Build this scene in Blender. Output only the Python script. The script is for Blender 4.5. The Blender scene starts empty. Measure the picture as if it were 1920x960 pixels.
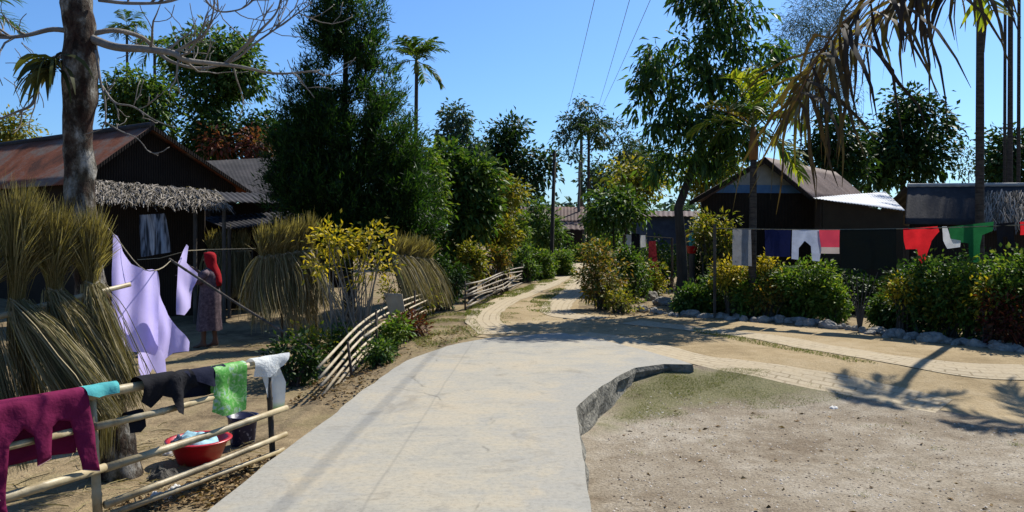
import bpy, math, random
import numpy as np
from mathutils import Vector, noise
from mathutils.geometry import delaunay_2d_cdt
random.seed(7); RNG = np.random.default_rng(7)
PI = math.pi
S = bpy.context.scene
C = S.collection
F = 1507.0; CX = 960.0; HY = 430.0; CZ = 1.6          # photo pixels: focal length, centre, horizon; eye height
SUN = Vector((0.63, 0.78, 1.14)).normalized()
LOC = {}

# ------------------------------------------------------------------ placement
def sst(a, b, x):
    t = min(1, max(0, (x-a)/(b-a))); return t*t*(3-2*t)
def gz(x, y):
    near = -0.26*(1-sst(8.1, 10.2, y))
    left = -0.30*sst(1.2, 2.6, -x)*(1-sst(14, 22, y))
    n = noise.noise((x*1.1, y*1.1, 3.3))*0.018 + noise.noise((x*3.1, y*3.1, 1.3))*0.006 if abs(x) < 25 and y < 40 else 0
    return -0.05 + min(near, left) + n
def at(px, py, Y): return Vector(((px-CX)/F*Y, Y, CZ-(py-HY)/F*Y))
def xg(px, Y):
    x = (px-CX)/F*Y; return Vector((x, Y, gz(x, Y)))
def G(px, py):
    z = -0.05
    for _ in range(8):
        Y = (CZ-z)*F/(py-HY); x = (px-CX)/F*Y; z = gz(x, Y)
    return Vector((x, Y, z))

# ------------------------------------------------------------------ materials
def newmat(name):
    m = bpy.data.materials.new(name); m.use_nodes = True
    nt = m.node_tree; nt.nodes.clear()
    out = nt.nodes.new('ShaderNodeOutputMaterial')
    return m, nt, out
def N(nt, t, **k):
    n = nt.nodes.new('ShaderNode'+t)
    for a, v in k.items():
        if a in n.inputs: n.inputs[a].default_value = v
        else: setattr(n, a, v)
    return n
def ramp(nt, stops):
    r = nt.nodes.new('ShaderNodeValToRGB'); e = r.color_ramp.elements
    while len(e) < len(stops): e.new(0.5)
    for el, (p, c) in zip(e, stops):
        el.position = p; el.color = (c[0], c[1], c[2], 1)
    return r
def coord(nt, kind='Object', scale=None):
    tc = N(nt, 'TexCoord')
    if scale is None: return tc.outputs[kind]
    mp = N(nt, 'Mapping'); mp.inputs['Scale'].default_value = scale
    nt.links.new(tc.outputs[kind], mp.inputs[0]); return mp.outputs[0]
def mixc(nt, fac, a, b, bt='MIX'):
    m = nt.nodes.new('ShaderNodeMix'); m.data_type = 'RGBA'; m.blend_type = bt
    L = nt.links
    for sock, v in ((m.inputs[0], fac), (m.inputs[6], a), (m.inputs[7], b)):
        if isinstance(v, (int, float)): sock.default_value = v
        elif isinstance(v, tuple): sock.default_value = (v[0], v[1], v[2], 1)
        else: L.new(v, sock)
    return m.outputs[2]
def math_(nt, op, a, b=None, clamp=False):
    m = N(nt, 'Math', operation=op); m.use_clamp = clamp
    for i, v in enumerate((a, b)):
        if v is None: continue
        if isinstance(v, (int, float)): m.inputs[i].default_value = v
        else: nt.links.new(v, m.inputs[i])
    return m.outputs[0]
def noise_(nt, vec, scale, detail=5, rough=0.6, dist=0.0):
    n = N(nt, 'TexNoise', Scale=scale, Detail=detail, Roughness=rough, Distortion=dist)
    nt.links.new(vec, n.inputs['Vector']); return n.outputs['Fac']
def finish(nt, out, col, rough=0.85, bump=None, bs=0.3, bd=0.02, spec=0.25, trans=0.0, dim=0.72):
    if isinstance(col, tuple): col = tuple(c*dim for c in col)
    else: col = mixc(nt, 1.0, col, (dim, dim, dim), 'MULTIPLY')
    p = N(nt, 'BsdfPrincipled', Roughness=rough)
    p.inputs['Specular IOR Level'].default_value = spec
    if isinstance(col, tuple): p.inputs['Base Color'].default_value = (*col, 1)
    else: nt.links.new(col, p.inputs['Base Color'])
    if bump is not None:
        b = N(nt, 'Bump', Strength=bs, Distance=bd); nt.links.new(bump, b.inputs['Height']); nt.links.new(b.outputs[0], p.inputs['Normal'])
    sh = p.outputs[0]
    if trans > 0:
        t = N(nt, 'BsdfTranslucent'); mx = N(nt, 'MixShader', Fac=trans)
        if isinstance(col, tuple): t.inputs['Color'].default_value = (*col, 1)
        else: nt.links.new(col, t.inputs['Color'])
        nt.links.new(sh, mx.inputs[1]); nt.links.new(t.outputs[0], mx.inputs[2]); sh = mx.outputs[0]
    nt.links.new(sh, out.inputs['Surface'])
def M(name, stops, scale=4, rough=0.85, bs=0.3, bscale=None, sc=None, spec=0.25, trans=0, dist=0.0, bd=0.02):
    m, nt, out = newmat(name)
    v = coord(nt, 'Object', sc)
    f = noise_(nt, v, scale, dist=dist)
    if isinstance(stops[0], (int, float)): stops = [(0.3, tuple(c*0.75 for c in stops)), (0.7, tuple(c*1.2 for c in stops))]
    r = ramp(nt, stops); nt.links.new(f, r.inputs[0])
    finish(nt, out, r.outputs[0], rough, noise_(nt, v, bscale or scale*6), bs, bd, spec, trans)
    return m
def LM(name, cols, trans=0.35, rough=0.55, spec=0.16, sat=None):
    """leaves: every leaf its own shade"""
    m, nt, out = newmat(name)
    g = N(nt, 'NewGeometry')
    k = len(cols)
    r = ramp(nt, [((i+0.5)/k, c) for i, c in enumerate(cols)]); nt.links.new(g.outputs['Random Per Island'], r.inputs[0])
    p = N(nt, 'BsdfPrincipled', Roughness=rough); p.inputs['Specular IOR Level'].default_value = spec
    nt.links.new(r.outputs[0], p.inputs['Base Color'])
    t = N(nt, 'BsdfTranslucent')
    tc = mixc(nt, 1.0, r.outputs[0], (1.35, 1.35, 0.45), 'MULTIPLY'); nt.links.new(tc, t.inputs['Color'])
    mx = N(nt, 'MixShader', Fac=trans); nt.links.new(p.outputs[0], mx.inputs[1]); nt.links.new(t.outputs[0], mx.inputs[2])
    nt.links.new(mx.outputs[0], out.inputs['Surface'])
    return m

# ------------------------------------------------------------------ objects
def reg(o, loc): LOC[o.name] = Vector(loc)
def tag(o, label=None, cat=None, group=None, kind=None):
    if label: o['label'] = label
    if cat: o['category'] = cat
    if group: o['group'] = group
    if kind: o['kind'] = kind
    return o
def thing(name, label, cat, loc, group=None):
    o = bpy.data.objects.new(name, None); o.empty_display_size = 0.1; C.objects.link(o)
    o.location = loc; reg(o, loc); return tag(o, label, cat, group)
def link(name, me, mat, parent=None, smooth=False, origin=None):
    """me built in world coordinates -> object under parent (thing's base is the origin)"""
    off = LOC[parent.name] if parent is not None else Vector(origin or (0, 0, 0))
    if off.length > 0:
        n = len(me.vertices); co = np.empty(n*3); me.vertices.foreach_get('co', co)
        co = co.reshape(-1, 3)-np.array(off); me.vertices.foreach_set('co', co.ravel()); me.update()
    o = bpy.data.objects.new(name, me); C.objects.link(o)
    if parent is not None: o.parent = parent
    else: o.location = off
    LOC[o.name] = off
    if mat is not None:
        for mm in (mat if isinstance(mat, (list, tuple)) else [mat]): me.materials.append(mm)
    if smooth: me.polygons.foreach_set('use_smooth', [True]*len(me.polygons))
    return o
def npmesh(V, Fa, name='m'):
    V = np.asarray(V, dtype=np.float64).reshape(-1, 3); Fa = np.asarray(Fa, dtype=np.int32)
    me = bpy.data.meshes.new(name); k = Fa.shape[1]
    me.vertices.add(len(V)); me.vertices.foreach_set('co', V.ravel())
    me.loops.add(Fa.size); me.loops.foreach_set('vertex_index', Fa.ravel())
    me.polygons.add(len(Fa)); me.polygons.foreach_set('loop_start', np.arange(len(Fa), dtype=np.int32)*k)
    me.update(calc_edges=True); return me
class MB:
    """collects plain polygons into one mesh"""
    def __init__(s): s.v = []; s.f = []; s.mi = []
    def add(s, vs, fs, mi=0):
        b = len(s.v); s.v += [tuple(v) for v in vs]; s.f += [tuple(i+b for i in f) for f in fs]; s.mi += [mi]*len(fs); return s
    def box(s, c, d, rz=0, mi=0, rx=0):
        c = Vector(c); cs, sn = math.cos(rz), math.sin(rz); vs = []
        for x in (-1, 1):
            for y in (-1, 1):
                for z in (-1, 1):
                    p = Vector((x*d[0]/2, y*d[1]/2, z*d[2]/2))
                    if rx: p = Vector((p.x, p.y*math.cos(rx)-p.z*math.sin(rx), p.y*math.sin(rx)+p.z*math.cos(rx)))
                    vs.append(c+Vector((p.x*cs-p.y*sn, p.x*sn+p.y*cs, p.z)))
        return s.add(vs, [(0,1,3,2),(4,6,7,5),(0,4,5,1),(2,3,7,6),(0,2,6,4),(1,5,7,3)], mi)
    def tube(s, pts, radii, n=8, mi=0, cap=True):
        pts = [Vector(p) for p in pts]
        if not isinstance(radii, (list, tuple)): radii = [radii]*len(pts)
        vs = []; fs = []; up = None
        for i, p in enumerate(pts):
            d = (pts[min(i+1, len(pts)-1)]-pts[max(i-1, 0)])
            if d.length < 1e-6: d = Vector((0, 0, 1))
            d.normalize()
            if up is None: up = d.orthogonal().normalized()
            a = (up-d*up.dot(d))
            a = a.normalized() if a.length > 1e-4 else d.orthogonal().normalized()
            up = a; b = d.cross(a)
            for k in range(n):
                t = 2*PI*k/n; vs.append(p+(a*math.cos(t)+b*math.sin(t))*radii[i])
        for i in range(len(pts)-1):
            for k in range(n):
                k2 = (k+1) % n; fs.append((i*n+k, i*n+k2, (i+1)*n+k2, (i+1)*n+k))
        if cap:
            fs.append(tuple(range(n-1, -1, -1))); fs.append(tuple((len(pts)-1)*n+k for k in range(n)))
        return s.add(vs, fs, mi)
    def bamboo(s, pts, r, node=0.32, n=8, taper=0.8):
        """a cane with swollen joints"""
        pts = [Vector(p) for p in pts]; L = [0]
        for a, b in zip(pts, pts[1:]): L.append(L[-1]+(b-a).length)
        T = L[-1]; k = max(2, int(T/node)); samples = [0]
        for i in range(1, k+1):
            x = min(T, i*T/k+random.uniform(-.04, .04)*node) if i < k else T
            samples += [x-0.02, x, x+0.02] if i < k else [T]
        P = []; R = []
        for q in samples:
            for i in range(len(L)-1):
                if q <= L[i+1]+1e-6: break
            f = (q-L[i])/max(1e-6, L[i+1]-L[i]); P.append(pts[i].lerp(pts[i+1], f)); R.append(r*(1-(1-taper)*q/T))
        for j in range(2, len(R)-1, 3): R[j] *= 1.17
        return s.tube(P, R, n)
    def build(s, name, mat, parent=None, smooth=False, origin=None):
        me = bpy.data.meshes.new(name); me.from_pydata(s.v, [], s.f)
        if any(s.mi): me.polygons.foreach_set('material_index', s.mi)
        return link(name, me, mat, parent, smooth, origin)
def smooth_pts(pts, k=4):
    """Catmull-Rom through pts"""
    pts = [Vector(p) for p in pts]; out = []
    P = [pts[0]*2-pts[1]]+pts+[pts[-1]*2-pts[-2]]
    for i in range(1, len(P)-2):
        for j in range(k):
            t = j/k; a, b, c, d = P[i-1], P[i], P[i+1], P[i+2]
            out.append(0.5*((2*b)+(c-a)*t+(2*a-5*b+4*c-d)*t*t+(3*b-a-3*c+d)*t**3))
    return out+[pts[-1]]
def nz(a): return a/np.maximum(1e-9, np.linalg.norm(a, axis=-1, keepdims=True))
def leaves(P, D, L, W, fold=0.25, droop=0.0):
    """N folded leaf blades; P base, D direction"""
    n = len(P); P = np.asarray(P); D = nz(np.asarray(D))
    L = np.broadcast_to(np.asarray(L, float), (n,))[:, None]; W = np.broadcast_to(np.asarray(W, float), (n,))[:, None]
    up = nz(RNG.normal(size=(n, 3))*0.55+np.array([0, 0, 1.0])); side = nz(np.cross(D, up)); nr = np.cross(side, D)
    mid = P+D*L*0.42; tip = P+D*L; tip[:, 2] -= (L*droop)[:, 0]
    V = np.stack([P, mid-side*W/2+nr*W*fold, tip, mid+side*W/2+nr*W*fold], 1)
    b = np.arange(n)[:, None]*4
    Fa = np.concatenate([b+np.array([[0, 2, 1]]), b+np.array([[0, 3, 2]])], 0)
    return npmesh(V, Fa)
def ribbons(P, W, side):
    """P (N,S,3) strips of width W (N,S) spread along side (N,3)"""
    n, s, _ = P.shape; side = nz(side)[:, None, :]; W = np.broadcast_to(np.asarray(W, float), (n, s))[..., None]
    V = np.stack([P-side*W/2, P+side*W/2], 2).reshape(-1, 3)
    i = np.arange(n)[:, None]*s*2; j = np.arange(s-1)[None, :]*2; b = (i+j).reshape(-1, 1)
    return npmesh(V, b+np.array([[0, 1, 3, 2]]))
def inside(p, poly):
    c = False; j = len(poly)-1
    for i in range(len(poly)):
        a, b = poly[i], poly[j]
        if (a[1] > p[1]) != (b[1] > p[1]) and p[0] < (b[0]-a[0])*(p[1]-a[1])/(b[1]-a[1])+a[0]: c = not c
        j = i
    return c
def fill(poly, step):
    """triangulate a polygon with a regular spread of inner points -> verts2d, tris, outline count"""
    out = []
    for a, b in zip(poly, poly[1:]+poly[:1]):
        L = math.dist(a, b); k = max(1, int(L/step))
        for i in range(k): out.append((a[0]+(b[0]-a[0])*i/k, a[1]+(b[1]-a[1])*i/k))
    n = len(out); xs = [p[0] for p in out]; ys = [p[1] for p in out]; pts = list(out)
    y = min(ys)+step/2; r = 0
    ol = np.array(out)
    while y < max(ys):
        x = min(xs)+step*(0.5 if r % 2 else 0.25)
        while x < max(xs):
            if inside((x, y), out) and np.min((ol[:, 0]-x)**2+(ol[:, 1]-y)**2) > (step*0.45)**2: pts.append((x, y))
            x += step
        y += step*0.87; r += 1
    v, e, f, *_ = delaunay_2d_cdt([Vector(p) for p in pts], [(i, (i+1) % n) for i in range(n)], [], 1, 1e-5)
    return [tuple(q) for q in v], f, out

# ------------------------------------------------------------------ world, sun, camera
w = bpy.data.worlds.new('World'); S.world = w; w.use_nodes = True
nt = w.node_tree; bg = nt.nodes['Background']
sky = nt.nodes.new('ShaderNodeTexSky'); sky.sky_type = 'NISHITA'; sky.sun_disc = False
EL = math.asin(SUN.z); AZ = math.atan2(SUN.x, SUN.y)
sky.sun_elevation = EL; sky.sun_rotation = AZ
sky.air_density = 1.0; sky.dust_density = 1.0; sky.ozone_density = 2.0; sky.altitude = 300
tint = nt.nodes.new('ShaderNodeMix'); tint.data_type = 'RGBA'; tint.blend_type = 'MULTIPLY'; tint.inputs[0].default_value = 1; tint.inputs[7].default_value = (0.62, 0.95, 1.35, 1)
nt.links.new(sky.outputs[0], tint.inputs[6]); nt.links.new(tint.outputs[2], bg.inputs[0]); bg.inputs[1].default_value = 0.068
sl = bpy.data.lights.new('sun', 'SUN'); sl.energy = 4.7; sl.angle = math.radians(0.5); sl.color = (1.0, 0.95, 0.86)
so = bpy.data.objects.new('sun', sl); C.objects.link(so); so.rotation_euler = SUN.to_track_quat('Z', 'Y').to_euler()
cam = bpy.data.cameras.new('camera'); co = bpy.data.objects.new('camera', cam); C.objects.link(co)
co.location = (0, 0, CZ); co.rotation_euler = (PI/2, 0, 0)
cam.sensor_width = 36; cam.lens = F/1920*36; cam.shift_y = -(480-HY)/1920; cam.clip_end = 3000; cam.clip_start = 0.05
S.camera = co
S.view_settings.view_transform = 'Standard'; S.view_settings.look = 'None'; S.view_settings.exposure = 0.8; S.view_settings.gamma = 1
S.render.resolution_x = 1024; S.render.resolution_y = 512
S.cycles.max_bounces = 6; S.cycles.transparent_max_bounces = 4; S.cycles.use_denoising = True

# ------------------------------------------------------------------ ground
def ground_mat(name, a, b, c, pebble=0.5, sc=1.0, grass=0.0, attr=None):
    m, nt, out = newmat(name); v = coord(nt, 'Object')
    big = noise_(nt, v, 0.55*sc, 5, 0.6); mid = noise_(nt, v, 3.5*sc, 6, 0.65, 0.3); fine = noise_(nt, v, 38*sc, 3, 0.7)
    r = ramp(nt, [(0.38, a), (0.5, b), (0.62, c)])
    s = math_(nt, 'ADD', math_(nt, 'MULTIPLY', big, 0.55), math_(nt, 'MULTIPLY', mid, 0.45)); nt.links.new(s, r.inputs[0])
    fr = ramp(nt, [(0.33, (0.45,)*3), (0.5, (1.0,)*3), (0.7, (1.35,)*3)]); nt.links.new(fine, fr.inputs[0])
    col = mixc(nt, pebble, r.outputs[0], fr.outputs[0], 'MULTIPLY')
    vo = N(nt, 'TexVoronoi', Scale=26*sc); nt.links.new(v, vo.inputs['Vector'])
    vr = ramp(nt, [(0.0, (1.5,)*3), (0.22, (1.0,)*3), (1, (0.9,)*3)]); nt.links.new(vo.outputs['Distance'], vr.inputs[0])
    col = mixc(nt, pebble*0.7, col, vr.outputs[0], 'MULTIPLY')
    if grass > 0:
        gn = noise_(nt, v, 1.1, 6, 0.7); gr = ramp(nt, [(0.5, (0,)*3), (0.62, (1,)*3)]); nt.links.new(gn, gr.inputs[0])
        col = mixc(nt, math_(nt, 'MULTIPLY', gr.outputs[0], grass), col, (0.13, 0.135, 0.045))
    if attr:
        at_ = N(nt, 'Attribute', attribute_name=attr); gm = math_(nt, 'ADD', at_.outputs['Fac'], math_(nt, 'MULTIPLY', math_(nt, 'SUBTRACT', mid, 0.5), 1.6)); k_ = ramp(nt, [(0.3, (0,)*3), (0.85, (0.85,)*3)]); nt.links.new(gm, k_.inputs[0])
        gc = ramp(nt, [(0.35, (0.115, 0.12, 0.045)), (0.6, (0.22, 0.20, 0.10))]); nt.links.new(fine, gc.inputs[0]); col = mixc(nt, k_.outputs[0], col, gc.outputs[0])
    h = math_(nt, 'ADD', math_(nt, 'MULTIPLY', mid, 0.6), math_(nt, 'MULTIPLY', fine, 0.4))
    finish(nt, out, col, 0.95, h, 0.75, 0.05, 0.1)
    return m
m_ground = ground_mat('earth', (0.13, 0.095, 0.055), (0.28, 0.21, 0.12), (0.36, 0.275, 0.16), 0.5, 1.0, 0.3)
m_dirt = ground_mat('sandy_dirt', (0.285, 0.21, 0.112), (0.38, 0.288, 0.16), (0.44, 0.345, 0.21), 0.28)
m_gravel = ground_mat('gravelly_earth', (0.205, 0.16, 0.11), (0.305, 0.255, 0.187), (0.41, 0.36, 0.285), 0.7, 1.3, 0.0, 'grassy')

def axis(parts):
    out = []
    for a, b, st in parts:
        k = max(1, round((b-a)/st)); out += [a+(b-a)*i/k for i in range(k)]
    return np.array(out+[parts[-1][1]])
xs = axis([(-900, -100, 200), (-100, -30, 14), (-30, -8, 0.8), (-8, 9, 0.12), (9, 30, 0.8), (30, 100, 14), (100, 900, 200)])
ys = axis([(-300, -10, 60), (-10, 3, 0.8), (3, 17, 0.12), (17, 40, 0.5), (40, 120, 10), (120, 1600, 200)])
X, Y = np.meshgrid(xs, ys); Z = np.vectorize(gz)(X, Y)
nx, ny = len(xs), len(ys); i = (np.arange(ny-1)[:, None]*nx+np.arange(nx-1)[None, :]).reshape(-1, 1)
g = link('ground', npmesh(np.stack([X, Y, Z], -1), i+np.array([[0, 1, nx+1, nx]])), m_ground, smooth=True); tag(g, kind='structure')
def sheet(name, poly, step, off, mat, zf=gz):
    v, f, _ = fill(poly, step)
    me = npmesh([(p[0], p[1], zf(p[0], p[1])+off) for p in v], [t for t in f if len(t) == 3])
    return tag(link(name, me, mat, smooth=True), kind='structure')
def jag(pts, amp, step):
    out = []
    for a, b in zip(pts, pts[1:]+pts[:1]):
        k = max(1, int(math.dist(a[:2], b[:2])/step))
        for j in range(k):
            x, y = a[0]+(b[0]-a[0])*j/k, a[1]+(b[1]-a[1])*j/k
            out.append((x+noise.noise((x*2.1, y*2.1, 5))*amp+noise.noise((x*7, y*7, 9))*amp*0.3, y+noise.noise((x*2.1, y*2.1, 15))*amp))
    return out
px = lambda l: [tuple(G(a, b)[:2]) for a, b in l]
road_L = [(885, 632), (872, 600), (905, 570), (960, 548), (1028, 523), (1063, 505), (1088, 490), (1112, 481)]
road_R = [(1150, 481), (1128, 490), (1112, 505), (1102, 525), (1090, 550), (1083, 578), (1130, 592), (1230, 594)]
right_hi = [(1400, 604), (1600, 624), (1750, 646), (1920, 664), (2250, 690)]
right_lo = [(2250, 830), (1920, 800), (1760, 775), (1620, 752), (1450, 716), (1310, 692), (1240, 690), (1120, 660)]
sheet('dirt_road', jag(px(road_L)+[(4.5, 70), (7, 70)]+px(road_R+right_hi+right_lo), 0.10, 0.4), 0.24, 0.012, m_dirt)
gr_poly = jag([(0.2, -3), (0.35, 4.5), (0.45, 7.1), (1.3, 9.2)]+px([(1300, 690), (1330, 690), (1450, 712), (1620, 748), (1760, 772), (1920, 800), (2250, 830)])+[(9, 4), (7, -3)], 0.09, 0.3)
gs = sheet('gravel_ground', gr_poly, 0.17, 0.018, m_gravel)
gpv = px([(1120, 815), (1150, 765), (1195, 722), (1300, 694), (1440, 714), (1590, 745), (1460, 758), (1330, 765), (1220, 785)])
def dpoly(p, pl):
    d = 9
    for a, b in zip(pl, pl[1:]+pl[:1]):
        ab = (b[0]-a[0], b[1]-a[1]); t_ = max(0, min(1, ((p[0]-a[0])*ab[0]+(p[1]-a[1])*ab[1])/(ab[0]**2+ab[1]**2))); d = min(d, math.hypot(p[0]-a[0]-ab[0]*t_, p[1]-a[1]-ab[1]*t_))
    return d if inside(p, pl) else -d
ga = gs.data.attributes.new('grassy', 'FLOAT', 'POINT'); ga.data.foreach_set('value', [0.5+max(-.5, min(.5, dpoly((q.co.x, q.co.y), gpv)*1.6)) for q in gs.data.vertices])

# brick paving strips laid in the dirt road (worn pale bricks, soil in the joints)
def brick_mat():
    m, nt, out = newmat('worn_paving_bricks'); v = coord(nt, 'UV')
    br = N(nt, 'TexBrick', Scale=1.0); br.inputs['Brick Width'].default_value = 0.24; br.inputs['Row Height'].default_value = 0.12
    br.inputs['Mortar Size'].default_value = 0.012; br.inputs['Color1'].default_value = (0.54, 0.46, 0.33, 1); br.inputs['Color2'].default_value = (0.45, 0.38, 0.27, 1)
    br.inputs['Mortar'].default_value = (0.17, 0.13, 0.07, 1); br.inputs['Bias'].default_value = 0.1
    nt.links.new(v, br.inputs['Vector'])
    o = coord(nt, 'Object'); n1 = noise_(nt, o, 2.2, 6, 0.7); r = ramp(nt, [(0.42, (0,)*3), (0.58, (1,)*3)]); nt.links.new(n1, r.inputs[0])
    col = mixc(nt, math_(nt, 'ADD', math_(nt, 'MULTIPLY', r.outputs[0], 0.5), 0.42), br.outputs['Color'], (0.47, 0.385, 0.255))
    n2 = noise_(nt, o, 30, 3, 0.7); fr = ramp(nt, [(0.3, (0.7,)*3), (0.7, (1.2,)*3)]); nt.links.new(n2, fr.inputs[0])
    col = mixc(nt, 0.5, col, fr.outputs[0], 'MULTIPLY')
    finish(nt, out, col, 0.95, br.outputs['Fac'], -0.5, 0.015, 0.1)
    return m
m_brick = brick_mat()
def strip(line, wd, off=0.019):
    pts = smooth_pts([Vector((p[0], p[1], 0)) for p in px(line)], 14); P = []; U = []; acc = 0; k = max(3, int(wd/0.12))
    for j, p in enumerate(pts):
        d = (pts[min(j+1, len(pts)-1)]-pts[max(j-1, 0)]).normalized(); s = Vector((d.y, -d.x, 0))
        if j: acc += (p-pts[j-1]).length
        for q in range(k+1):
            t = q/k-0.5; e = noise.noise((p.x*2, p.y*2, q))*0.03 if q in (0, k) else 0
            x = p+s*(t*wd+e); P.append((x.x, x.y, gz(x.x, x.y)+off)); U.append((acc, t*wd))
    n = len(pts); i = (np.arange(n-1)[:, None]*(k+1)+np.arange(k)[None, :]).reshape(-1, 1)
    me = npmesh(P, i+np.array([[0, 1, k+2, k+1]])); uv = me.uv_layers.new(name='UVMap'); U = np.array(U)
    idx = np.empty(len(me.loops), dtype=np.int32); me.loops.foreach_get('vertex_index', idx); uv.data.foreach_set('uv', U[idx].ravel())
    return tag(link('brick_paving', me, m_brick), kind='structure')
strip([(935, 628), (905, 600), (932, 573), (985, 551), (1040, 528), (1073, 507), (1097, 490)], 0.62)
strip([(1120, 600), (1050, 590), (1045, 573), (1072, 549), (1088, 526), (1102, 505), (1117, 490)], 0.62)
strip([(1075, 628), (1180, 645), (1290, 672), (1440, 700), (1620, 738), (1770, 765)], 0.62)
strip([(1180, 606), (1290, 617), (1420, 632), (1600, 664), (1760, 690), (1950, 722)], 0.6)

# the raised concrete road
def concrete_mat():
    m, nt, out = newmat('worn_concrete'); v = coord(nt, 'Object')
    a = noise_(nt, v, 0.5, 5, 0.6); b = noise_(nt, v, 2.6, 8, 0.7, 0.4); c = noise_(nt, v, 26, 4, 0.75)
    st = noise_(nt, coord(nt, 'Object', (1.2, 5, 1)), 2.0, 5, 0.65)
    s = math_(nt, 'ADD', math_(nt, 'MULTIPLY', a, 0.5), math_(nt, 'ADD', math_(nt, 'MULTIPLY', b, 0.3), math_(nt, 'MULTIPLY', st, 0.2)))
    r = ramp(nt, [(0.38, (0.285, 0.27, 0.23)), (0.46, (0.375, 0.35, 0.285)), (0.53, (0.42, 0.375, 0.285)), (0.62, (0.45, 0.385, 0.275))]); nt.links.new(s, r.inputs[0])
    ea = N(nt, 'Attribute', attribute_name='edge'); em = math_(nt, 'ADD', ea.outputs['Fac'], math_(nt, 'MULTIPLY', math_(nt, 'SUBTRACT', b, 0.5), 3.2)); er = ramp(nt, [(0.25, (1,)*3), (0.85, (0,)*3)]); nt.links.new(em, er.inputs[0])
    base = mixc(nt, math_(nt, 'MULTIPLY', er.outputs[0], 0.55), r.outputs[0], (0.33, 0.322, 0.29))
    big_st = noise_(nt, v, 1.3, 7, 0.7, 1.2); sr2 = ramp(nt, [(0.56, (0,)*3), (0.66, (1,)*3)]); nt.links.new(big_st, sr2.inputs[0]); base = mixc(nt, math_(nt, 'MULTIPLY', sr2.outputs[0], 0.5), base, (0.23, 0.205, 0.16))
    fr = ramp(nt, [(0.3, (0.72,)*3), (0.48, (1,)*3), (0.7, (1.14,)*3)]); nt.links.new(c, fr.inputs[0])
    col = mixc(nt, 0.75, base, fr.outputs[0], 'MULTIPLY')
    sp = N(nt, 'SeparateXYZ'); nt.links.new(v, sp.inputs[0])
    w1 = noise_(nt, v, 1.6, 4, 0.6)
    # two long hairline joints along the road
    for x0, kx, wd, dk in ((-1.055, 0.0433, 0.016, 0.16), (-1.42, 0.05, 0.03, 0.04)):
        t = math_(nt, 'SUBTRACT', sp.outputs[0], math_(nt, 'ADD', x0, math_(nt, 'MULTIPLY', sp.outputs[1], kx)))
        t = math_(nt, 'ABSOLUTE', math_(nt, 'ADD', t, math_(nt, 'MULTIPLY', math_(nt, 'SUBTRACT', w1, 0.5), 0.04)))
        k = math_(nt, 'SUBTRACT', 1.0, math_(nt, 'DIVIDE', t, wd), True)
        col = mixc(nt, math_(nt, 'MULTIPLY', k, dk*2), col, (0.16, 0.15, 0.13))
    vd = N(nt, 'VectorMath', operation='ADD'); wn = N(nt, 'TexNoise', Scale=2.5, Detail=5); nt.links.new(v, wn.inputs['Vector']); wm = N(nt, 'VectorMath', operation='SCALE'); wm.inputs['Scale'].default_value = 0.35; nt.links.new(wn.outputs['Color'], wm.inputs[0]); nt.links.new(v, vd.inputs[0]); nt.links.new(wm.outputs[0], vd.inputs[1])
    ve = N(nt, 'TexVoronoi', feature='DISTANCE_TO_EDGE', Scale=0.42); nt.links.new(vd.outputs[0], ve.inputs['Vector']); ck = ramp(nt, [(0.0, (1,)*3), (0.006, (0,)*3)]); nt.links.new(ve.outputs['Distance'], ck.inputs[0]); cn = ramp(nt, [(0.5, (0,)*3), (0.6, (1,)*3)]); nt.links.new(w1, cn.inputs[0])
    col = mixc(nt, math_(nt, 'MULTIPLY', math_(nt, 'MULTIPLY', ck.outputs[0], cn.outputs[0]), 0.55), col, (0.1, 0.09, 0.07))
    g = noise_(nt, v, 70, 2, 0.8); sr = ramp(nt, [(0.66, (0,)*3), (0.72, (1,)*3)]); nt.links.new(g, sr.inputs[0])
    col = mixc(nt, math_(nt, 'MULTIPLY', sr.outputs[0], 0.6), col, (0.17, 0.15, 0.12))
    finish(nt, out, col, 0.9, math_(nt, 'ADD', math_(nt, 'MULTIPLY', c, 0.5), b), 0.35, 0.012, 0.2)
    return m
m_conc = concrete_mat()
m_concside = M('rough_concrete_side', [(0.3, (0.07, 0.064, 0.052)), (0.45, (0.2, 0.19, 0.155)), (0.7, (0.36, 0.335, 0.275))], 7, 0.95, 0.9, 22, dist=1.0, bd=0.05)
slab = [(-2.15, -3), (-1.9, 2.5)]+[tuple(at(a, b, CZ*F/(b-HY))[:2]) for a, b in
        ((385, 960), (500, 868), (620, 780), (690, 725), (760, 676), (840, 648), (915, 631), (990, 624), (1050, 620), (1105, 628), (1200, 655), (1300, 683),
         (1245, 683), (1190, 690), (1130, 722), (1080, 765), (1084, 800), (1095, 870), (1110, 960))]+[(0.42, 2.5), (0.4, -3)]
slab = jag(slab, 0.022, 0.16)
def slab_z(x, y): return -0.03*sst(10.5, 12.6, y)+noise.noise((x*0.8, y*0.8, 2))*0.008
v, f, ol = fill(slab, 0.16)
mb = MB(); mb.add([(p[0], p[1], slab_z(*p)) for p in v], f, 0)
n = len(ol); cen = Vector((0, 8)); prof = []
for k, (dz, out_) in enumerate(((0, 0), (0.05, 0.012), (0.16, 0.0), (0.28, 0.03), (0.5, 0.05))):
    ring = []
    for j, p in enumerate(ol):
        a, b = Vector(ol[j-1]), Vector(ol[(j+1) % n]); d = (b-a).normalized(); nr = Vector((-d.y, d.x))
        if not inside((p[0]-nr.x*0.05, p[1]-nr.y*0.05), ol): nr = -nr
        q = Vector(p)+nr*(out_+(noise.noise((p[0]*5, p[1]*5, k*2.2))*0.05 if k else 0))
        ring.append((q.x, q.y, slab_z(*p)-dz))
    prof.append(ring)
vs = [q for r in prof for q in r]
fs = [(k*n+j, k*n+(j+1) % n, (k+1)*n+(j+1) % n, (k+1)*n+j) for k in range(len(prof)-1) for j in range(n)]
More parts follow.
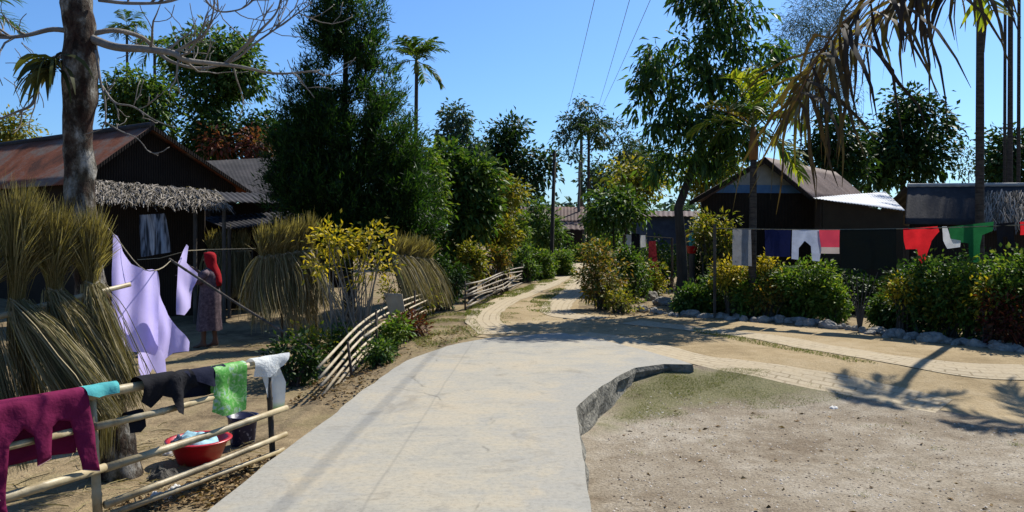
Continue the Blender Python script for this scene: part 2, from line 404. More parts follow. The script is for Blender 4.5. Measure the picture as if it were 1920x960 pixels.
mb.add(vs, fs, 1)
rd = tag(mb.build('concrete_road', [m_conc, m_concside]), kind='structure'); oa = np.array(ol)
ra = rd.data.attributes.new('edge', 'FLOAT', 'POINT'); ra.data.foreach_set('value', [min(1.0, float(np.min((oa[:, 0]-q.co.x)**2+(oa[:, 1]-q.co.y)**2))**.5/.75) for q in rd.data.vertices])

# ------------------------------------------------------------------ foliage builders
def lobes_px(l, depth=1.0):
    """(px,py,rx,ry,Y[,dy]) photo lobes -> world ellipsoids"""
    out = []
    for q in l:
        a, b, rx, ry, Y = q[:5]; sx = rx/F*Y; out.append((np.array(at(a, b, Y)), np.array((sx, sx*depth if len(q) < 6 else q[5], ry/F*Y))))
    return out
def crown_pts(lobes, n, spread=(0.5, 1.0)):
    vol = np.array([np.prod(r)**0.67 for _, r in lobes]); pick = RNG.choice(len(lobes), n, p=vol/vol.sum())
    u = nz(RNG.normal(size=(n, 3))); rr = RNG.uniform(spread[0]**2, spread[1]**2, n)**0.5
    c = np.array([lobes[k][0] for k in pick]); r = np.array([lobes[k][1] for k in pick])
    return c+u*r*rr[:, None], u
def skeleton(mb, base, top, r0, targets, r_tip=0.012, n=7, sag=0.1, trunk=None):
    """trunk + limbs that branch out to the leaf clumps"""
    base, top = Vector(base), Vector(top)
    if trunk is None:
        k = 7; trunk = [base.lerp(top, j/k)+Vector((noise.noise((j*0.7, base.x, 1))*0.12, noise.noise((j*0.7, base.y, 4))*0.12, 0))*min(1, j/2)*r0*6 for j in range(k+1)]
    k = len(trunk)-1
    rad = [r0*(1.35 if j == 0 else 1-0.62*j/k) for j in range(k+1)]
    mb.tube([trunk[0]-Vector((0, 0, 0.15))]+trunk, [rad[0]*1.15]+rad, n+2)
    nodes = [(p, r) for p, r in zip(trunk, rad)][k//2:]
    order = sorted([Vector(t) for t in targets], key=lambda t: min((t-p).length for p, _ in nodes))
    for t in order:
        best = min(nodes, key=lambda q: (t-q[0]).length+max(0, q[0].z-t.z+0.1)*0.8-q[1]*2.0)
        p, r = best; d = t-p; L = d.length
        if L < 0.05: continue
        r1 = max(r_tip, min(r*0.7, 0.012+L*0.022)); pts = []; ks = 4
        for j in range(ks+1):
            f_ = j/ks; q = p+d*f_+Vector((0, 0, math.sin(f_*PI)*L*sag)); 
            if 0 < j < ks: q += Vector((random.gauss(0, 1), random.gauss(0, 1), random.gauss(0, 0.6)))*L*0.05
            pts.append(q)
        rs = [r1*(1-0.75*j/ks) for j in range(ks+1)]
        mb.tube(pts, rs, max(4, n-2), cap=False)
        nodes += [(pts[j], rs[j]) for j in range(1, ks+1)]
def clump_leaves(cl, out, per, cr, L, W, droop=0.4, outw=0.5, flat=1.0):
    n = len(cl)*per; c = np.repeat(cl, per, 0); u = np.repeat(out, per, 0)
    off = RNG.normal(size=(n, 3))*cr*0.55; off[:, 2] *= flat
    D = nz(off)*0.7+u*outw+RNG.normal(size=(n, 3))*0.45; D[:, 2] -= droop
    l = L*RNG.uniform(0.65, 1.25, n)
    return leaves(c+off, D, l, W*l/L, 0.22, 0.1)
m_bark = M('grey_brown_bark', [(0.3, (0.045, 0.036, 0.027)), (0.6, (0.12, 0.1, 0.08)), (0.8, (0.2, 0.18, 0.15))], 9, 0.95, 0.8, sc=(1, 1, 0.3))
m_bark_dark = M('dark_bark', [(0.3, (0.022, 0.018, 0.014)), (0.7, (0.07, 0.058, 0.045))], 9, 0.95, 0.8, sc=(1, 1, 0.3))
m_bark_pale = M('pale_bark', [(0.3, (0.12, 0.11, 0.09)), (0.7, (0.3, 0.28, 0.24))], 8, 0.95, 0.6, sc=(1, 1, 0.4))
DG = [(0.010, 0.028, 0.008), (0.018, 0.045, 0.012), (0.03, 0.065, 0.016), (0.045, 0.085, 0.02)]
m_mango = LM('broad_dark_leaves', [(0.016, 0.042, 0.01), (0.03, 0.075, 0.016), (0.05, 0.11, 0.022), (0.085, 0.14, 0.03)], 0.35, 0.5, 0.25)
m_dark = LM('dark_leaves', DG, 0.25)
m_mid = LM('mid_green_leaves', [(0.02, 0.055, 0.012), (0.04, 0.09, 0.02), (0.07, 0.125, 0.026), (0.10, 0.15, 0.035)], 0.35)
m_bright = LM('bright_green_leaves', [(0.04, 0.09, 0.015), (0.07, 0.13, 0.02), (0.10, 0.17, 0.03), (0.16, 0.2, 0.04)], 0.4)
m_ygreen = LM('yellow_green_leaves', [(0.07, 0.10, 0.015), (0.13, 0.15, 0.02), (0.2, 0.19, 0.03), (0.26, 0.21, 0.035)], 0.4)
m_yellow = LM('yellow_croton_leaves', [(0.09, 0.11, 0.015), (0.22, 0.19, 0.02), (0.38, 0.29, 0.025), (0.5, 0.38, 0.04)], 0.35)
m_orange = LM('orange_croton_leaves', [(0.05, 0.08, 0.02), (0.12, 0.13, 0.025), (0.24, 0.13, 0.03), (0.30, 0.19, 0.03), (0.07, 0.11, 0.025), (0.16, 0.15, 0.03)], 0.3)
m_redleaf = LM('dark_red_leaves', [(0.05, 0.012, 0.012), (0.10, 0.02, 0.015), (0.05, 0.05, 0.02), (0.14, 0.04, 0.02)], 0.3)
m_redflower = LM('red_flowers', [(0.14, 0.05, 0.03), (0.22, 0.06, 0.045), (0.10, 0.06, 0.03)], 0.3)
m_bluegreen = LM('far_bluish_leaves', [(0.03, 0.06, 0.045), (0.045, 0.085, 0.06), (0.06, 0.10, 0.065)], 0.25)
m_conif = LM('dark_feathery_sprays', [(0.007, 0.022, 0.009), (0.012, 0.036, 0.01), (0.022, 0.058, 0.012), (0.045, 0.095, 0.016)], 0.42, 0.55, 0.2)
m_blue = LM('wispy_bluish_needles', [(0.045, 0.075, 0.07), (0.07, 0.10, 0.09), (0.05, 0.08, 0.06)], 0.2)

def tree(name, label, Y, basepx, lobes, leafmat, nclump, per, cr, L, W, r0=0.1, bark=None, cat='tree', group=None, droop=0.4, outw=0.5,
         flat=1.0, depth=1.0, spread=(0.5, 1.0), limbs=60, top=None, trunk=None, r_tip=0.012, extra=None):
    b = xg(basepx, Y); t = thing(name, label, cat, b, group)
    lo = lobes_px([q if len(q) > 4 else (*q, Y) for q in lobes], depth)
    cl, u = crown_pts(lo, nclump, spread); mb = MB()
    lowest = min(c[2]-r[2] for c, r in lo)
    cen = np.mean([c for c, r in lo], 0)
    if top is None: tp = Vector(cen); tp.z = max(b.z+0.2, lowest*0.55+cen[2]*0.45)
    else: tp = at(top[0], top[1], Y)
    sel = cl[RNG.permutation(len(cl))[:limbs]]
    skeleton(mb, b, tp, r0, sel, r_tip, 7, trunk=trunk)
    mb.build('trunk', bark or m_bark_dark, t, True)
    link('crown', clump_leaves(cl, u, per, cr, L, W, droop, outw, flat), leafmat, t)
    if extra:
        cl2, u2 = crown_pts(lobes_px([q if len(q) > 4 else (*q, Y) for q in extra[0]], depth), extra[2], spread)
        link(extra[3], clump_leaves(cl2, u2, per, cr, L, W, droop, outw, flat), extra[1], t)
    return t
line = [(1225, 588), (1330, 596), (1440, 603), (1540, 612), (1640, 626), (1740, 640), (1830, 651), (1930, 664)]
def stone_Y(a):
    ys_ = np.interp(a, [q[0] for q in line], [q[1] for q in line]); return (CZ+0.05)*F/(ys_-HY)
def shrub(name, label, pxc, pyb, Y, wpx, hpx, leafmat, n=60, per=22, L=0.09, W=0.04, stems=9, cat='shrub', group=None, low=0.25, bark=None, depth=0.8, droop=0.1, cr=0.13, z0=None):
    if name == 'hedge_shrub':          # stand just behind the row of edging stones
        Y2 = stone_Y(pxc)+(0.42 if 'croton' in label.split(' in ')[0] and 'below' not in label and 'behind' not in label else 0.7+.2*random.random()); wpx *= Y/Y2*1.0; hpx = (HY+(CZ+0.05)*F/Y2-(pyb-hpx))*.88; Y = Y2
    b = xg(pxc, Y); t = thing(name, label, cat, b, group)
    rx = wpx/2/F*Y; h = hpx/F*Y; zc = b.z+h*(1+low)/2
    lo = [(np.array((b.x, b.y, zc)), np.array((rx, rx*depth, h*(1-low)/2)))]
    for k in range(3):
        a = random.uniform(0, 2*PI); lo.append((np.array((b.x+math.cos(a)*rx*0.6, b.y+math.sin(a)*rx*0.5*depth, zc+random.uniform(-0.2, 0.35)*h*(1-low))), np.array((rx*0.5, rx*0.5*depth, h*(1-low)*0.28))))
    cl, u = crown_pts(lo, n, (0.35, 1.0)); mb = MB()
    for q in cl[:stems*3]:
        s = b+Vector((random.uniform(-1, 1)*rx*0.35, random.uniform(-1, 1)*rx*0.3, -0.05)); e = Vector(q); m_ = s.lerp(e, 0.5)+Vector((0, 0, h*0.08))
        mb.tube([s, m_, e], [0.014, 0.01, 0.005], 5, cap=False)
    mb.build('stems', bark or m_bark, t)
    link('leaves', clump_leaves(cl, u, per, cr, L, W, droop, 0.5), leafmat, t)
    return t

# ------------------------------------------------------------------ trees
# dark conifer in the middle
b = xg(655, 17); t = thing('conifer_tree', 'tall dark feathery conifer rising over the yellow shrub', 'tree', b)
lo = lobes_px([(650, 25, 66, 75, 17, 0.7), (612, 75, 42, 55, 17, .6), (683, 95, 40, 55, 17, .7), (640, 150, 72, 60, 17, .9), (590, 190, 55, 70, 17, .8), (700, 190, 50, 65, 17, .9),
               (650, 260, 110, 90, 17, 1.2), (570, 290, 65, 75, 17, 1.0), (738, 300, 60, 75, 17, 1.0), (640, 370, 130, 90, 17, 1.4), (560, 350, 50, 60, 17, .9), (765, 380, 60, 85, 17, 1.0), (690, 440, 110, 70, 17, 1.2),
               (648, -60, 40, 60, 17, .5)])
cl, u = crown_pts(lo, 2150, (0.3, 1.04))
ok = np.ones(len(cl), bool)
for gx, gy, gr in ((640, 136, 22), (668, 200, 17), (702, 150, 14), (606, 150, 13), (590, 100, 12), (660, 60, 12), (720, 240, 12)):      # gaps that show the sky
    p_ = np.stack([CX+F*cl[:, 0]/cl[:, 1], HY-F*(cl[:, 2]-CZ)/cl[:, 1]], 1); ok &= ((p_-np.array((gx, gy)))**2).sum(1) > gr**2*2.2
cl, u = cl[ok], u[ok]
mb = MB(); skeleton(mb, b, at(648, 40, 17), 0.11, cl[:110], 0.008); mb.build('trunk', m_bark_dark, t, True)
per = 62; n = len(cl)*per; c = np.repeat(cl, per, 0); uu = np.repeat(u, per, 0)
ax = nz(u*0.9+RNG.normal(size=u.shape)*0.3+np.array([0, 0, 0.75])); axr = np.repeat(ax, per, 0)
s_ = RNG.uniform(-0.28, 0.28, n)[:, None]; D = axr*0.9+RNG.normal(size=(n, 3))*0.55
link('crown', leaves(c+axr*s_+RNG.normal(size=(n, 3))*0.06, D, RNG.uniform(0.08, 0.19, n), RNG.uniform(0.017, 0.034, n), 0.1), m_conif, t)

tree('mango_tree', 'large broad leaved mango tree standing behind the row of stones', 16.4, 1275,
     [(1385, 40, 62, 60), (1335, 25, 55, 50), (1262, 120, 78, 55), (1445, 105, 52, 50), (1395, 140, 62, 55), (1335, 190, 85, 70), (1235, 205, 52, 50), (1300, 275, 75, 52), (1210, 150, 38, 30), (1345, 110, 60, 55), (1250, 320, 45, 35), (1375, 250, 50, 50), (1320, -15, 50, 40)],
     m_mango, 225, 30, 0.21, 0.21, 0.062, 0.125, m_bark_dark, droop=0.95, outw=0.4, depth=0.7, limbs=110, trunk=[G(1275, 582), at(1280, 520, 16.4), at(1277, 450, 16.4), at(1272, 390, 16.4), at(1290, 340, 16.5), at(1312, 280, 16.6), at(1330, 210, 16.5), at(1340, 140, 16.4)])
tree('yellowish_tree', 'round yellow green tree left of the mango trunk', 23, 1190, [(1180, 332, 50, 30), (1200, 350, 40, 24)], m_ygreen, 60, 26, 0.3, 0.17, 0.085, 0.07)
tree('yellowish_tree', 'yellow green tree behind the mango tree beside the blue banded house', 24, 1345, [(1340, 315, 50, 36), (1310, 335, 36, 28), (1365, 335, 25, 28)], m_ygreen, 80, 26, 0.3, 0.17, 0.085, 0.08)
tree('young_tree', 'young green tree at the road bend left of the mango', 21, 1150, [(1150, 395, 42, 38), (1125, 415, 25, 25), (1180, 385, 28, 25)], m_mid, 70, 26, 0.26, 0.16, 0.075, 0.05)
tree('background_tree', 'dense dark round tree right of the brown tin roof', 34, 1705, [(1705, 205, 40, 38), (1668, 265, 45, 45), (1735, 250, 50, 55), (1700, 300, 80, 45), (1650, 310, 40, 40)], m_dark, 170, 30, 0.5, 0.3, 0.15, 0.22, limbs=70)
tree('wispy_tree', 'tall wispy bluish tree showing behind the dead palm frond', 30, 1545, [(1535, 25, 58, 45), (1495, 70, 40, 40), (1565, 90, 48, 50), (1530, 140, 45, 45), (1575, 170, 38, 45)], m_blue, 240, 40, 0.4, 0.22, 0.02, 0.14, droop=0.5, top=(1540, 110), limbs=100)
tree('background_tree', 'dark leafy tree under the hanging dead frond', 28, 1560, [(1570, 265, 48, 60), (1530, 310, 40, 45), (1590, 320, 35, 45)], m_dark, 120, 30, 0.4, 0.24, 0.11, 0.14)
tree('background_tree', 'dark tree at the foot of the tall palm trunks', 28, 1895, [(1895, 290, 38, 45), (1930, 310, 40, 50), (1880, 330, 28, 28)], m_dark, 90, 30, 0.4, 0.25, 0.12, 0.14)
tree('sparse_tree', 'thin sparse tree against the sky above the thatched hut', 40, 1812, [(1815, 285, 28, 22), (1800, 320, 25, 18), (1835, 310, 20, 16)], m_bluegreen, 26, 16, 0.45, 0.22, 0.08, 0.06, bark=m_bark, limbs=26)
tree('sparse_tree', 'tall sparse tree with bare pale trunks above the far houses', 46, 1085,
     [(1090, 190, 13, 10), (1066, 226, 24, 12), (1108, 232, 24, 12), (1148, 235, 20, 12), (1062, 258, 22, 12), (1165, 262, 22, 11), (1125, 268, 24, 12), (1075, 290, 18, 12), (1105, 205, 14, 8), (1180, 285, 18, 10)], m_bluegreen, 110, 24, 0.42, 0.28, 0.1, 0.12, bark=m_bark_pale, flat=0.5, top=(1086, 300), limbs=70, r_tip=0.02)
tree('background_tree', 'slim tree with a tufted top beyond the roadside thicket', 36, 862, [(857, 222, 24, 20), (848, 250, 26, 20), (866, 272, 26, 18), (886, 300, 34, 26)], m_bluegreen, 90, 26, 0.34, 0.24, 0.11, 0.09)
tree('background_tree', 'broad dark tree behind the far houses left of the pole', 42, 945, [(955, 248, 30, 17), (932, 285, 42, 32), (975, 300, 40, 28), (905, 325, 45, 40), (1010, 318, 40, 30), (950, 345, 60, 40)], m_dark, 240, 26, 0.5, 0.3, 0.15, 0.2, depth=0.8)
tree('background_tree', 'bushy tree behind the far brown roof right of the pole', 50, 1180, [(1185, 290, 40, 25), (1150, 325, 50, 30), (1215, 320, 40, 36), (1120, 345, 30, 25)], m_bluegreen, 150, 26, 0.5, 0.3, 0.15, 0.15)
tree('background_tree', 'tall leafy tree behind the left house gable', 30, 400, [(400, 92, 66, 32), (348, 120, 30, 36), (440, 130, 46, 40), (395, 165, 55, 40), (375, 210, 40, 40), (470, 150, 26, 26), (385, 260, 34, 40)], m_mid, 260, 28, 0.38, 0.24, 0.11, 0.2, limbs=90)
tree('background_tree', 'rounded tree right behind the rusty roof ridge', 27, 268, [(262, 165, 55, 28), (232, 195, 34, 28), (290, 195, 38, 32), (298, 235, 32, 26), (250, 230, 40, 28)], m_mid, 150, 30, 0.32, 0.2, 0.1, 0.14)
tree('background_tree', 'wide dark tree with a few red blossoms above the grey roof', 29, 450, [(440, 250, 70, 32), (500, 255, 46, 32), (400, 280, 50, 26), (520, 285, 40, 30)], m_dark, 190, 30, 0.36, 0.22, 0.1, 0.16, extra=([(478, 274, 24, 20, 27.6), (405, 268, 16, 14, 27.6)], m_redflower, 26, 'blossoms'))
tree('background_tree', 'small pale green tree left behind the rusty roof', 36, 25, [(25, 240, 32, 18), (5, 255, 24, 18), (50, 262, 24, 12)], m_ygreen, 60, 24, 0.4, 0.22, 0.1, 0.1)
tree('leafy_tree', 'yellow green leafy tree on the right flank of the conifer', 18.5, 800, [(796, 300, 24, 28), (806, 335, 28, 46), (800, 400, 32, 55), (785, 450, 32, 40)], m_bright, 170, 26, 0.22, 0.13, 0.06, 0.07, limbs=50)
tree('leafy_tree', 'broad leaved green tree beside the bamboo railing', 20, 858, [(850, 345, 42, 40), (895, 340, 40, 34), (838, 300, 28, 26), (870, 400, 44, 45), (845, 455, 36, 50), (900, 400, 30, 34)], m_mid, 250, 24, 0.27, 0.2, 0.085, 0.09, limbs=80)
tree('leafy_tree', 'small green tree in front of the far brown roofed house', 34, 1018, [(1015, 425, 36, 32), (1000, 400, 22, 20), (1035, 440, 24, 22)], m_mid, 80, 24, 0.3, 0.2, 0.09, 0.06)
shrub('garden_shrub', 'yellow leaved shrub beside the roadside thicket', 885, 560, 18.5, 50, 110, m_ygreen, 70, 22, 0.11, 0.05)
shrub('garden_shrub', 'pale yellow green shrub above the bamboo railing', 945, 540, 21, 60, 135, m_ygreen, 70, 22, 0.13, 0.06, low=0.55)
shrub('garden_shrub', 'reddish shrub behind the curved bamboo railing', 920, 545, 20, 70, 90, m_orange, 60, 22, 0.11, 0.05)
shrub('garden_shrub', 'low green shrub left of the dark pole', 985, 525, 25, 60, 70, m_mid, 70, 24, 0.12, 0.06, low=0.05)
shrub('garden_shrub', 'light yellow green shrub left of the far brown roof', 965, 500, 32, 75, 110, m_bright, 80, 24, .16, .08, low=.1)
tree('leafy_tree', 'pale yellow green tree left of the dark pole above the bamboo railing', 28, 935, [(930, 385, 36, 30), (955, 360, 28, 24), (915, 415, 30, 30)], m_ygreen, 110, 24, .3, .18, .085, .07)
shrub('garden_shrub', 'bright green shrub on the right side of the far road bend', 1135, 490, 33, 60, 75, m_bright, 70, 24, .15, .07, low=0)
# distant wood
wl = [(np.array((x, 85+random.uniform(-12, 18), random.uniform(0.5, 3.0))), np.array((random.uniform(4, 8), 4, random.uniform(2.6, 4.6)))) for x in np.arange(-75, 75, 3.2)]
cl, u = crown_pts(wl, 1500); tag(link('distant_wood', clump_leaves(cl, u, 22, 1.0, 0.75, 0.45), m_bluegreen), 'far line of bluish green trees behind the whole village', 'woodland', kind='stuff')

# ------------------------------------------------------------------ palms
m_palmtrunk = M('ringed_palm_trunk', [(0.35, (0.035, 0.028, 0.022)), (0.65, (0.10, 0.082, 0.064))], 6, 0.9, 0.6, sc=(1, 1, 5))
m_palmrust = M('rusty_palm_sheath', [(0.35, (0.14, 0.06, 0.02)), (0.65, (0.32, 0.15, 0.05))], 5, 0.8, 0.4, sc=(2, 2, 0.4))
m_frond = LM('palm_leaflets', [(0.025, 0.06, 0.012), (0.045, 0.09, 0.018), (0.08, 0.12, 0.025)], 0.4)
m_frond_y = LM('young_palm_leaflets', [(0.12, 0.17, 0.02), (0.2, 0.24, 0.03), (0.26, 0.27, 0.04)], 0.45)
m_frond_dead = LM('dead_palm_leaflets', [(0.028, 0.018, 0.011), (0.055, 0.036, 0.017), (0.085, 0.062, 0.022), (0.038, 0.027, 0.016)], 0.22, 0.7, 0.2)
m_frond_olive = LM('drying_palm_leaflets', [(0.07, 0.06, 0.018), (0.12, 0.105, 0.02), (0.17, 0.14, 0.025), (0.06, 0.045, 0.02)], 0.4, 0.6, 0.25)
m_sheath = M('green_palm_sheath', [(0.35, (0.06, 0.09, 0.02)), (0.65, (0.12, 0.15, 0.035))], 5, 0.5, 0.2)
def frond(parent, spine, nl, ll, lw, mat, hang=0.3, up=0.2, start=0.18, rr=0.018, jitter=0.12, name='frond', taper=0.55):
    """one palm leaf: a rachis with leaflets on both sides (one mesh)"""
    pts = smooth_pts(spine, 5); mb = MB(); k = len(pts)-1
    P = []; W = []; SD = []
    for i in range(nl):
        f_ = start+(1-start)*(i+0.5)/nl; q = f_*k; j = min(k-1, int(q)); p = pts[j].lerp(pts[j+1], q-j); d = (pts[j+1]-pts[j]).normalized()
        s = d.cross(Vector((0, 0, 1)));
        if s.length < 0.15: s = Vector((1, 0, 0))
        s.normalize(); un = s.cross(d)
        for sg in (-1, 1):
            L = ll*(1-taper*abs(f_-0.5)*1.6)*random.uniform(0.8, 1.12)
            dr = (s*sg*random.uniform(0.75, 1.0)+d*0.65+un*up+Vector((random.gauss(0, jitter), random.gauss(0, jitter), random.gauss(0, jitter)))).normalized()
            row = []; v_ = dr.copy(); c_ = p.copy()
            for m_ in range(6):
                row.append(tuple(c_)); c_ = c_+v_*L/5; v_ = (v_+Vector((0, 0, -hang*0.55))+Vector((random.gauss(0, 1), random.gauss(0, 1), random.gauss(0, 1)))*jitter*0.5).normalized()
            P.append(row); W.append([lw*x for x in (0.45, 0.9, 1.0, 0.85, 0.55, 0.12)])
            a = dr.cross(Vector((0, 0, 1))); SD.append(tuple(a+d*0.8 if a.length > 0.1 else d))
    me = ribbons(np.array(P), np.array(W), np.array(SD)); o = link(name, me, mat, parent)
    mb.tube(pts, [rr*(1-0.8*i/k) for i in range(k+1)], 5); mb.build('rachis', m_sheath if mat in (m_frond, m_frond_y) else m_palmrust, o)
    return o
def palm(label, base, top, r, nf, flen, mat=None, droop=0.6, ll=0.5, lw=0.045, nl=22, sheath=0.6, sheathmat=None, group=None, seed=1, azs=None, extra_mat=None, bend=0.0):
    rnd = random.Random(seed); base, top = Vector(base), Vector(top)
    t = thing('areca_palm', label, 'palm', base, group)
    k = 14; pts = [base.lerp(top, j/k)+Vector((bend*math.sin(PI*j/k), 0, 0)) for j in range(k+1)]
    mb = MB(); mb.tube([base-Vector((0, 0, 0.1))]+pts, [r*1.4]+[r*(1.15 if j == 0 else 1-0.25*j/k) for j in range(k+1)], 9); mb.build('trunk', m_palmtrunk, t, True)
    if sheath: mb = MB(); mb.tube([top, top+Vector((0, 0, sheath*0.4)), top+Vector((0, 0, sheath))], [r*1.05, r*1.15, r*0.55], 9); mb.build('crown_shaft', sheathmat or m_sheath, t, True)
    c = top+Vector((0, 0, sheath*0.92))
    for j in range(nf):
        a = (azs[j] if azs else 2*PI*(j*0.382)+rnd.uniform(-0.2, 0.2)); e = rnd.uniform(0.25, 1.15) if j < nf*0.6 else rnd.uniform(-0.5, 0.3)
        L = flen*rnd.uniform(0.85, 1.1); h = Vector((math.cos(a), math.sin(a), 0)); sp = [c]; d = h*math.cos(e)+Vector((0, 0, math.sin(e)))
        q = c.copy()
        for _ in range(4): q = q+d*L/4; d = (d+Vector((0, 0, -droop*0.45))).normalized(); sp.append(q.copy())
        frond(t, sp, nl, ll, lw, (extra_mat if extra_mat and j % 4 == 3 else mat) or m_frond, 0.35, 0.25, rr=0.014*flen)
    return t
palm('tall thin palm showing above the conifer right shoulder', xg(777, 40), at(781, 138, 40), 0.12, 12, 1.6, ll=0.8, lw=0.11, nl=18, sheath=0.7, droop=0.6, seed=3)
palm('far thin palm whose tuft shows behind the bare branches', xg(241, 46), at(238, 62, 46), 0.09, 11, 1.25, ll=0.7, lw=0.1, nl=12, sheath=0.4, droop=0.7, seed=4)
palm('drooping palm tuft above the rounded tree behind the rusty roof', xg(292, 44), at(290, 100, 44), 0.1, 12, 1.5, ll=0.8, lw=0.1, nl=12, sheath=0.3, droop=1.3, seed=5)
palm('palm cut by the left picture edge above the rusty roof', xg(-45, 22), at(-45, 70, 22), 0.1, 11, 1.3, ll=0.6, lw=0.05, nl=14, droop=0.9, seed=6)
palm('small palm tuft inside the tall sparse tree', xg(1103, 45), at(1104, 262, 45), 0.1, 11, 1.2, ll=0.7, lw=0.09, nl=12, sheath=0.4, droop=1.0, seed=7)
palm('young areca palm with bright fronds and rusty sheath before the blue banded house', xg(1410, 14.9), at(1413, 300, 14.9), 0.08, 9, 1.2, ll=0.56, lw=0.06, nl=18, sheath=0.62, sheathmat=m_palmrust, droop=0.85, seed=12, extra_mat=m_frond_y,
     azs=[0.3, 1.25, 2.4, 2.9, 3.5, 4.4, 5.4, 0.1, 1.8])
palm_y = bpy.data.objects[[o.name for o in C.objects if o.get('label', '').startswith('young areca')][0]]
cy_ = at(1413, 236, 14.9)
for dx_, dz_, m_ in ((-.42, .95, m_frond_y), (.38, .85, m_frond_y), (.1, 1.15, m_frond), (-.9, .35, m_frond_olive), (.75, .5, m_frond), (-.15, 1.0, m_frond_y), (.6, .65, m_frond_y)):
    frond(palm_y, [cy_, cy_+Vector((dx_*.35, -.05, dz_*.5)), cy_+Vector((dx_*.8, -.1, dz_*.85)), cy_+Vector((dx_*1.2, -.15, dz_*.9))], 18, .42, .05, m_, .2, .5, .1, .014)
T1 = 'slender areca palm rising behind the hanging green shirt'
palm(T1, xg(1836, 13.1), at(1838, -25, 13.1), 0.075, 6, 0.82, ll=0.32, lw=0.045, nl=18, sheath=0.55, droop=0.9, seed=13, extra_mat=m_frond_dead, azs=[0.0, 1.2, 2.2, 3.2, 4.1, 5.1])
palm('areca palm just past the right picture edge', xg(2065, 12.0), at(2069, -50, 12.0), 0.075, 8, 1.2, ll=0.45, lw=0.06, nl=20, sheath=0.55, droop=0.8, seed=14)
for k_, (a, Y, r) in enumerate(((1885, 26, .055), (1895, 24, .085), (1911, 25, .06))):
    palm('one of the tall bare palm trunks standing close together above the dark tree', xg(a-2, Y), at(a, -120, Y), r, 8, 1.8, ll=0.7, lw=0.06, nl=14, seed=20+k_, group='tall palm trunks at the right')
# near palm with the dead frond reaching into the picture
b = Vector((4.35, 6.1, gz(4.35, 6.1))); t = thing('palm_tree', 'palm past the right edge with big dead brown fronds hanging into view', 'palm', b)
top = Vector((4.2, 6.0, 3.75)); mb = MB(); mb.tube([b-Vector((0, 0, .1)), b, b.lerp(top, .5), top], [.16, .13, .1, .09], 10); mb.build('trunk', m_palmtrunk, t, True)
frond(t, [top, at(1800, -90, 5.9), at(1690, -35, 5.8), at(1600, 25, 5.7), at(1538, 100, 5.65), at(1492, 190, 5.6)], 31, 1.2, 0.034, m_frond_dead, 0.8, -0.15, 0.2, 0.022, 0.34, taper=.3)
frond(t, [top, at(1790, -60, 6.2), at(1690, 0, 6.3), at(1600, 65, 6.3), at(1530, 135, 6.3), at(1490, 215, 6.3)], 21, 0.72, 0.038, m_frond_olive, 0.4, 0.0, 0.3, 0.02, 0.22, taper=.4)
frond(t, [top, at(1835, -95, 5.6), at(1775, -75, 5.4), at(1700, -55, 5.3), at(1640, -30, 5.3)], 13, 1.0, 0.032, m_frond_dead, 0.8, -0.2, 0.2, 0.02, 0.3, taper=.4)
frond(t, [top, at(1850, -70, 6.3), at(1800, -50, 6.5), at(1750, -20, 6.6)], 11, 0.75, 0.036, m_frond_dead, 0.8, -0.2, 0.3, 0.02, 0.3, taper=.4)
for a in (0.2, 0.9, -0.7, -1.4, 1.6): 
    h = Vector((math.cos(a), math.sin(a), 0)); frond(t, [top, top+h*.7+Vector((0, 0, .6)), top+h*1.5+Vector((0, 0, .7)), top+h*2.1+Vector((0, 0, .3))], 22, 0.6, 0.05, m_frond, 0.3, 0.2)
o = frond(t, [top, at(1860, -60, 6.2), at(1850, -10, 6.25), at(1862, 25, 6.3)], 8, 0.35, 0.05, m_frond_y, 0.3, 0.2)

# ------------------------------------------------------------------ near bare tree at the left
def lichen_bark():
    m, nt, out = newmat('lichened_bark'); v = coord(nt, 'Object', (1, 1, 0.55))
    a = noise_(nt, v, 5.5, 7, 0.7); r = ramp(nt, [(0.40, (0.05, 0.026, 0.018)), (0.49, (0.085, 0.065, 0.048)), (0.55, (0.2, 0.18, 0.15)), (0.62, (0.4, 0.38, 0.34))]); nt.links.new(a, r.inputs[0])
    b = noise_(nt, v, 13, 6, 0.75); br = ramp(nt, [(0.40, (0.12,)*3), (0.52, (1.0,)*3), (.66, (1.25,)*3)]); nt.links.new(b, br.inputs[0])
    col = mixc(nt, 0.75, r.outputs[0], br.outputs[0], 'MULTIPLY')
    g = noise_(nt, v, 1.7, 4, 0.6); gr = ramp(nt, [(0.56, (0,)*3), (0.66, (1,)*3)]); nt.links.new(g, gr.inputs[0])
    col = mixc(nt, math_(nt, 'MULTIPLY', gr.outputs[0], 0.45), col, (0.07, 0.075, 0.03))
    finish(nt, out, col, 0.95, math_(nt, 'ADD', a, b), 0.9, 0.03, 0.15); return m
m_lichen = lichen_bark()
b = G(222, 893); t = thing('bare_tree', 'leafless grey tree with peeling lichened bark beside the broom grass', 'tree', b)
YT = b.y
tp = [b-Vector((0, 0, .2)), b, at(205, 780, YT), at(185, 640, YT), at(165, 500, YT), at(152, 400, YT), at(148, 300, YT), at(148, 220, YT), at(152, 140, YT), at(150, 60, YT), at(143, -10, YT), at(138, -120, YT)]
pts = smooth_pts(tp, 5); R0 = [.2, .175, .135, .12, .112, .114, .11, .113, .14, .12, .11, .098]
mb = MB(); rr = []
for i in range(len(pts)):
    q = i/5; j = min(len(R0)-2, int(q)); rr.append((R0[j]+(R0[j+1]-R0[j])*(q-j))*(1+0.06*noise.noise((i*0.7, 0, 8))))
mb.tube(pts, rr, 18)
vv = []
for x, y, z in mb.v:
    p = Vector((x, y, z)); vv.append(tuple(p+Vector((noise.noise(p*6), noise.noise(p*6+Vector((9, 0, 0))), 0))*0.02))
mb.v = vv; mb.build('trunk', m_lichen, t, True)
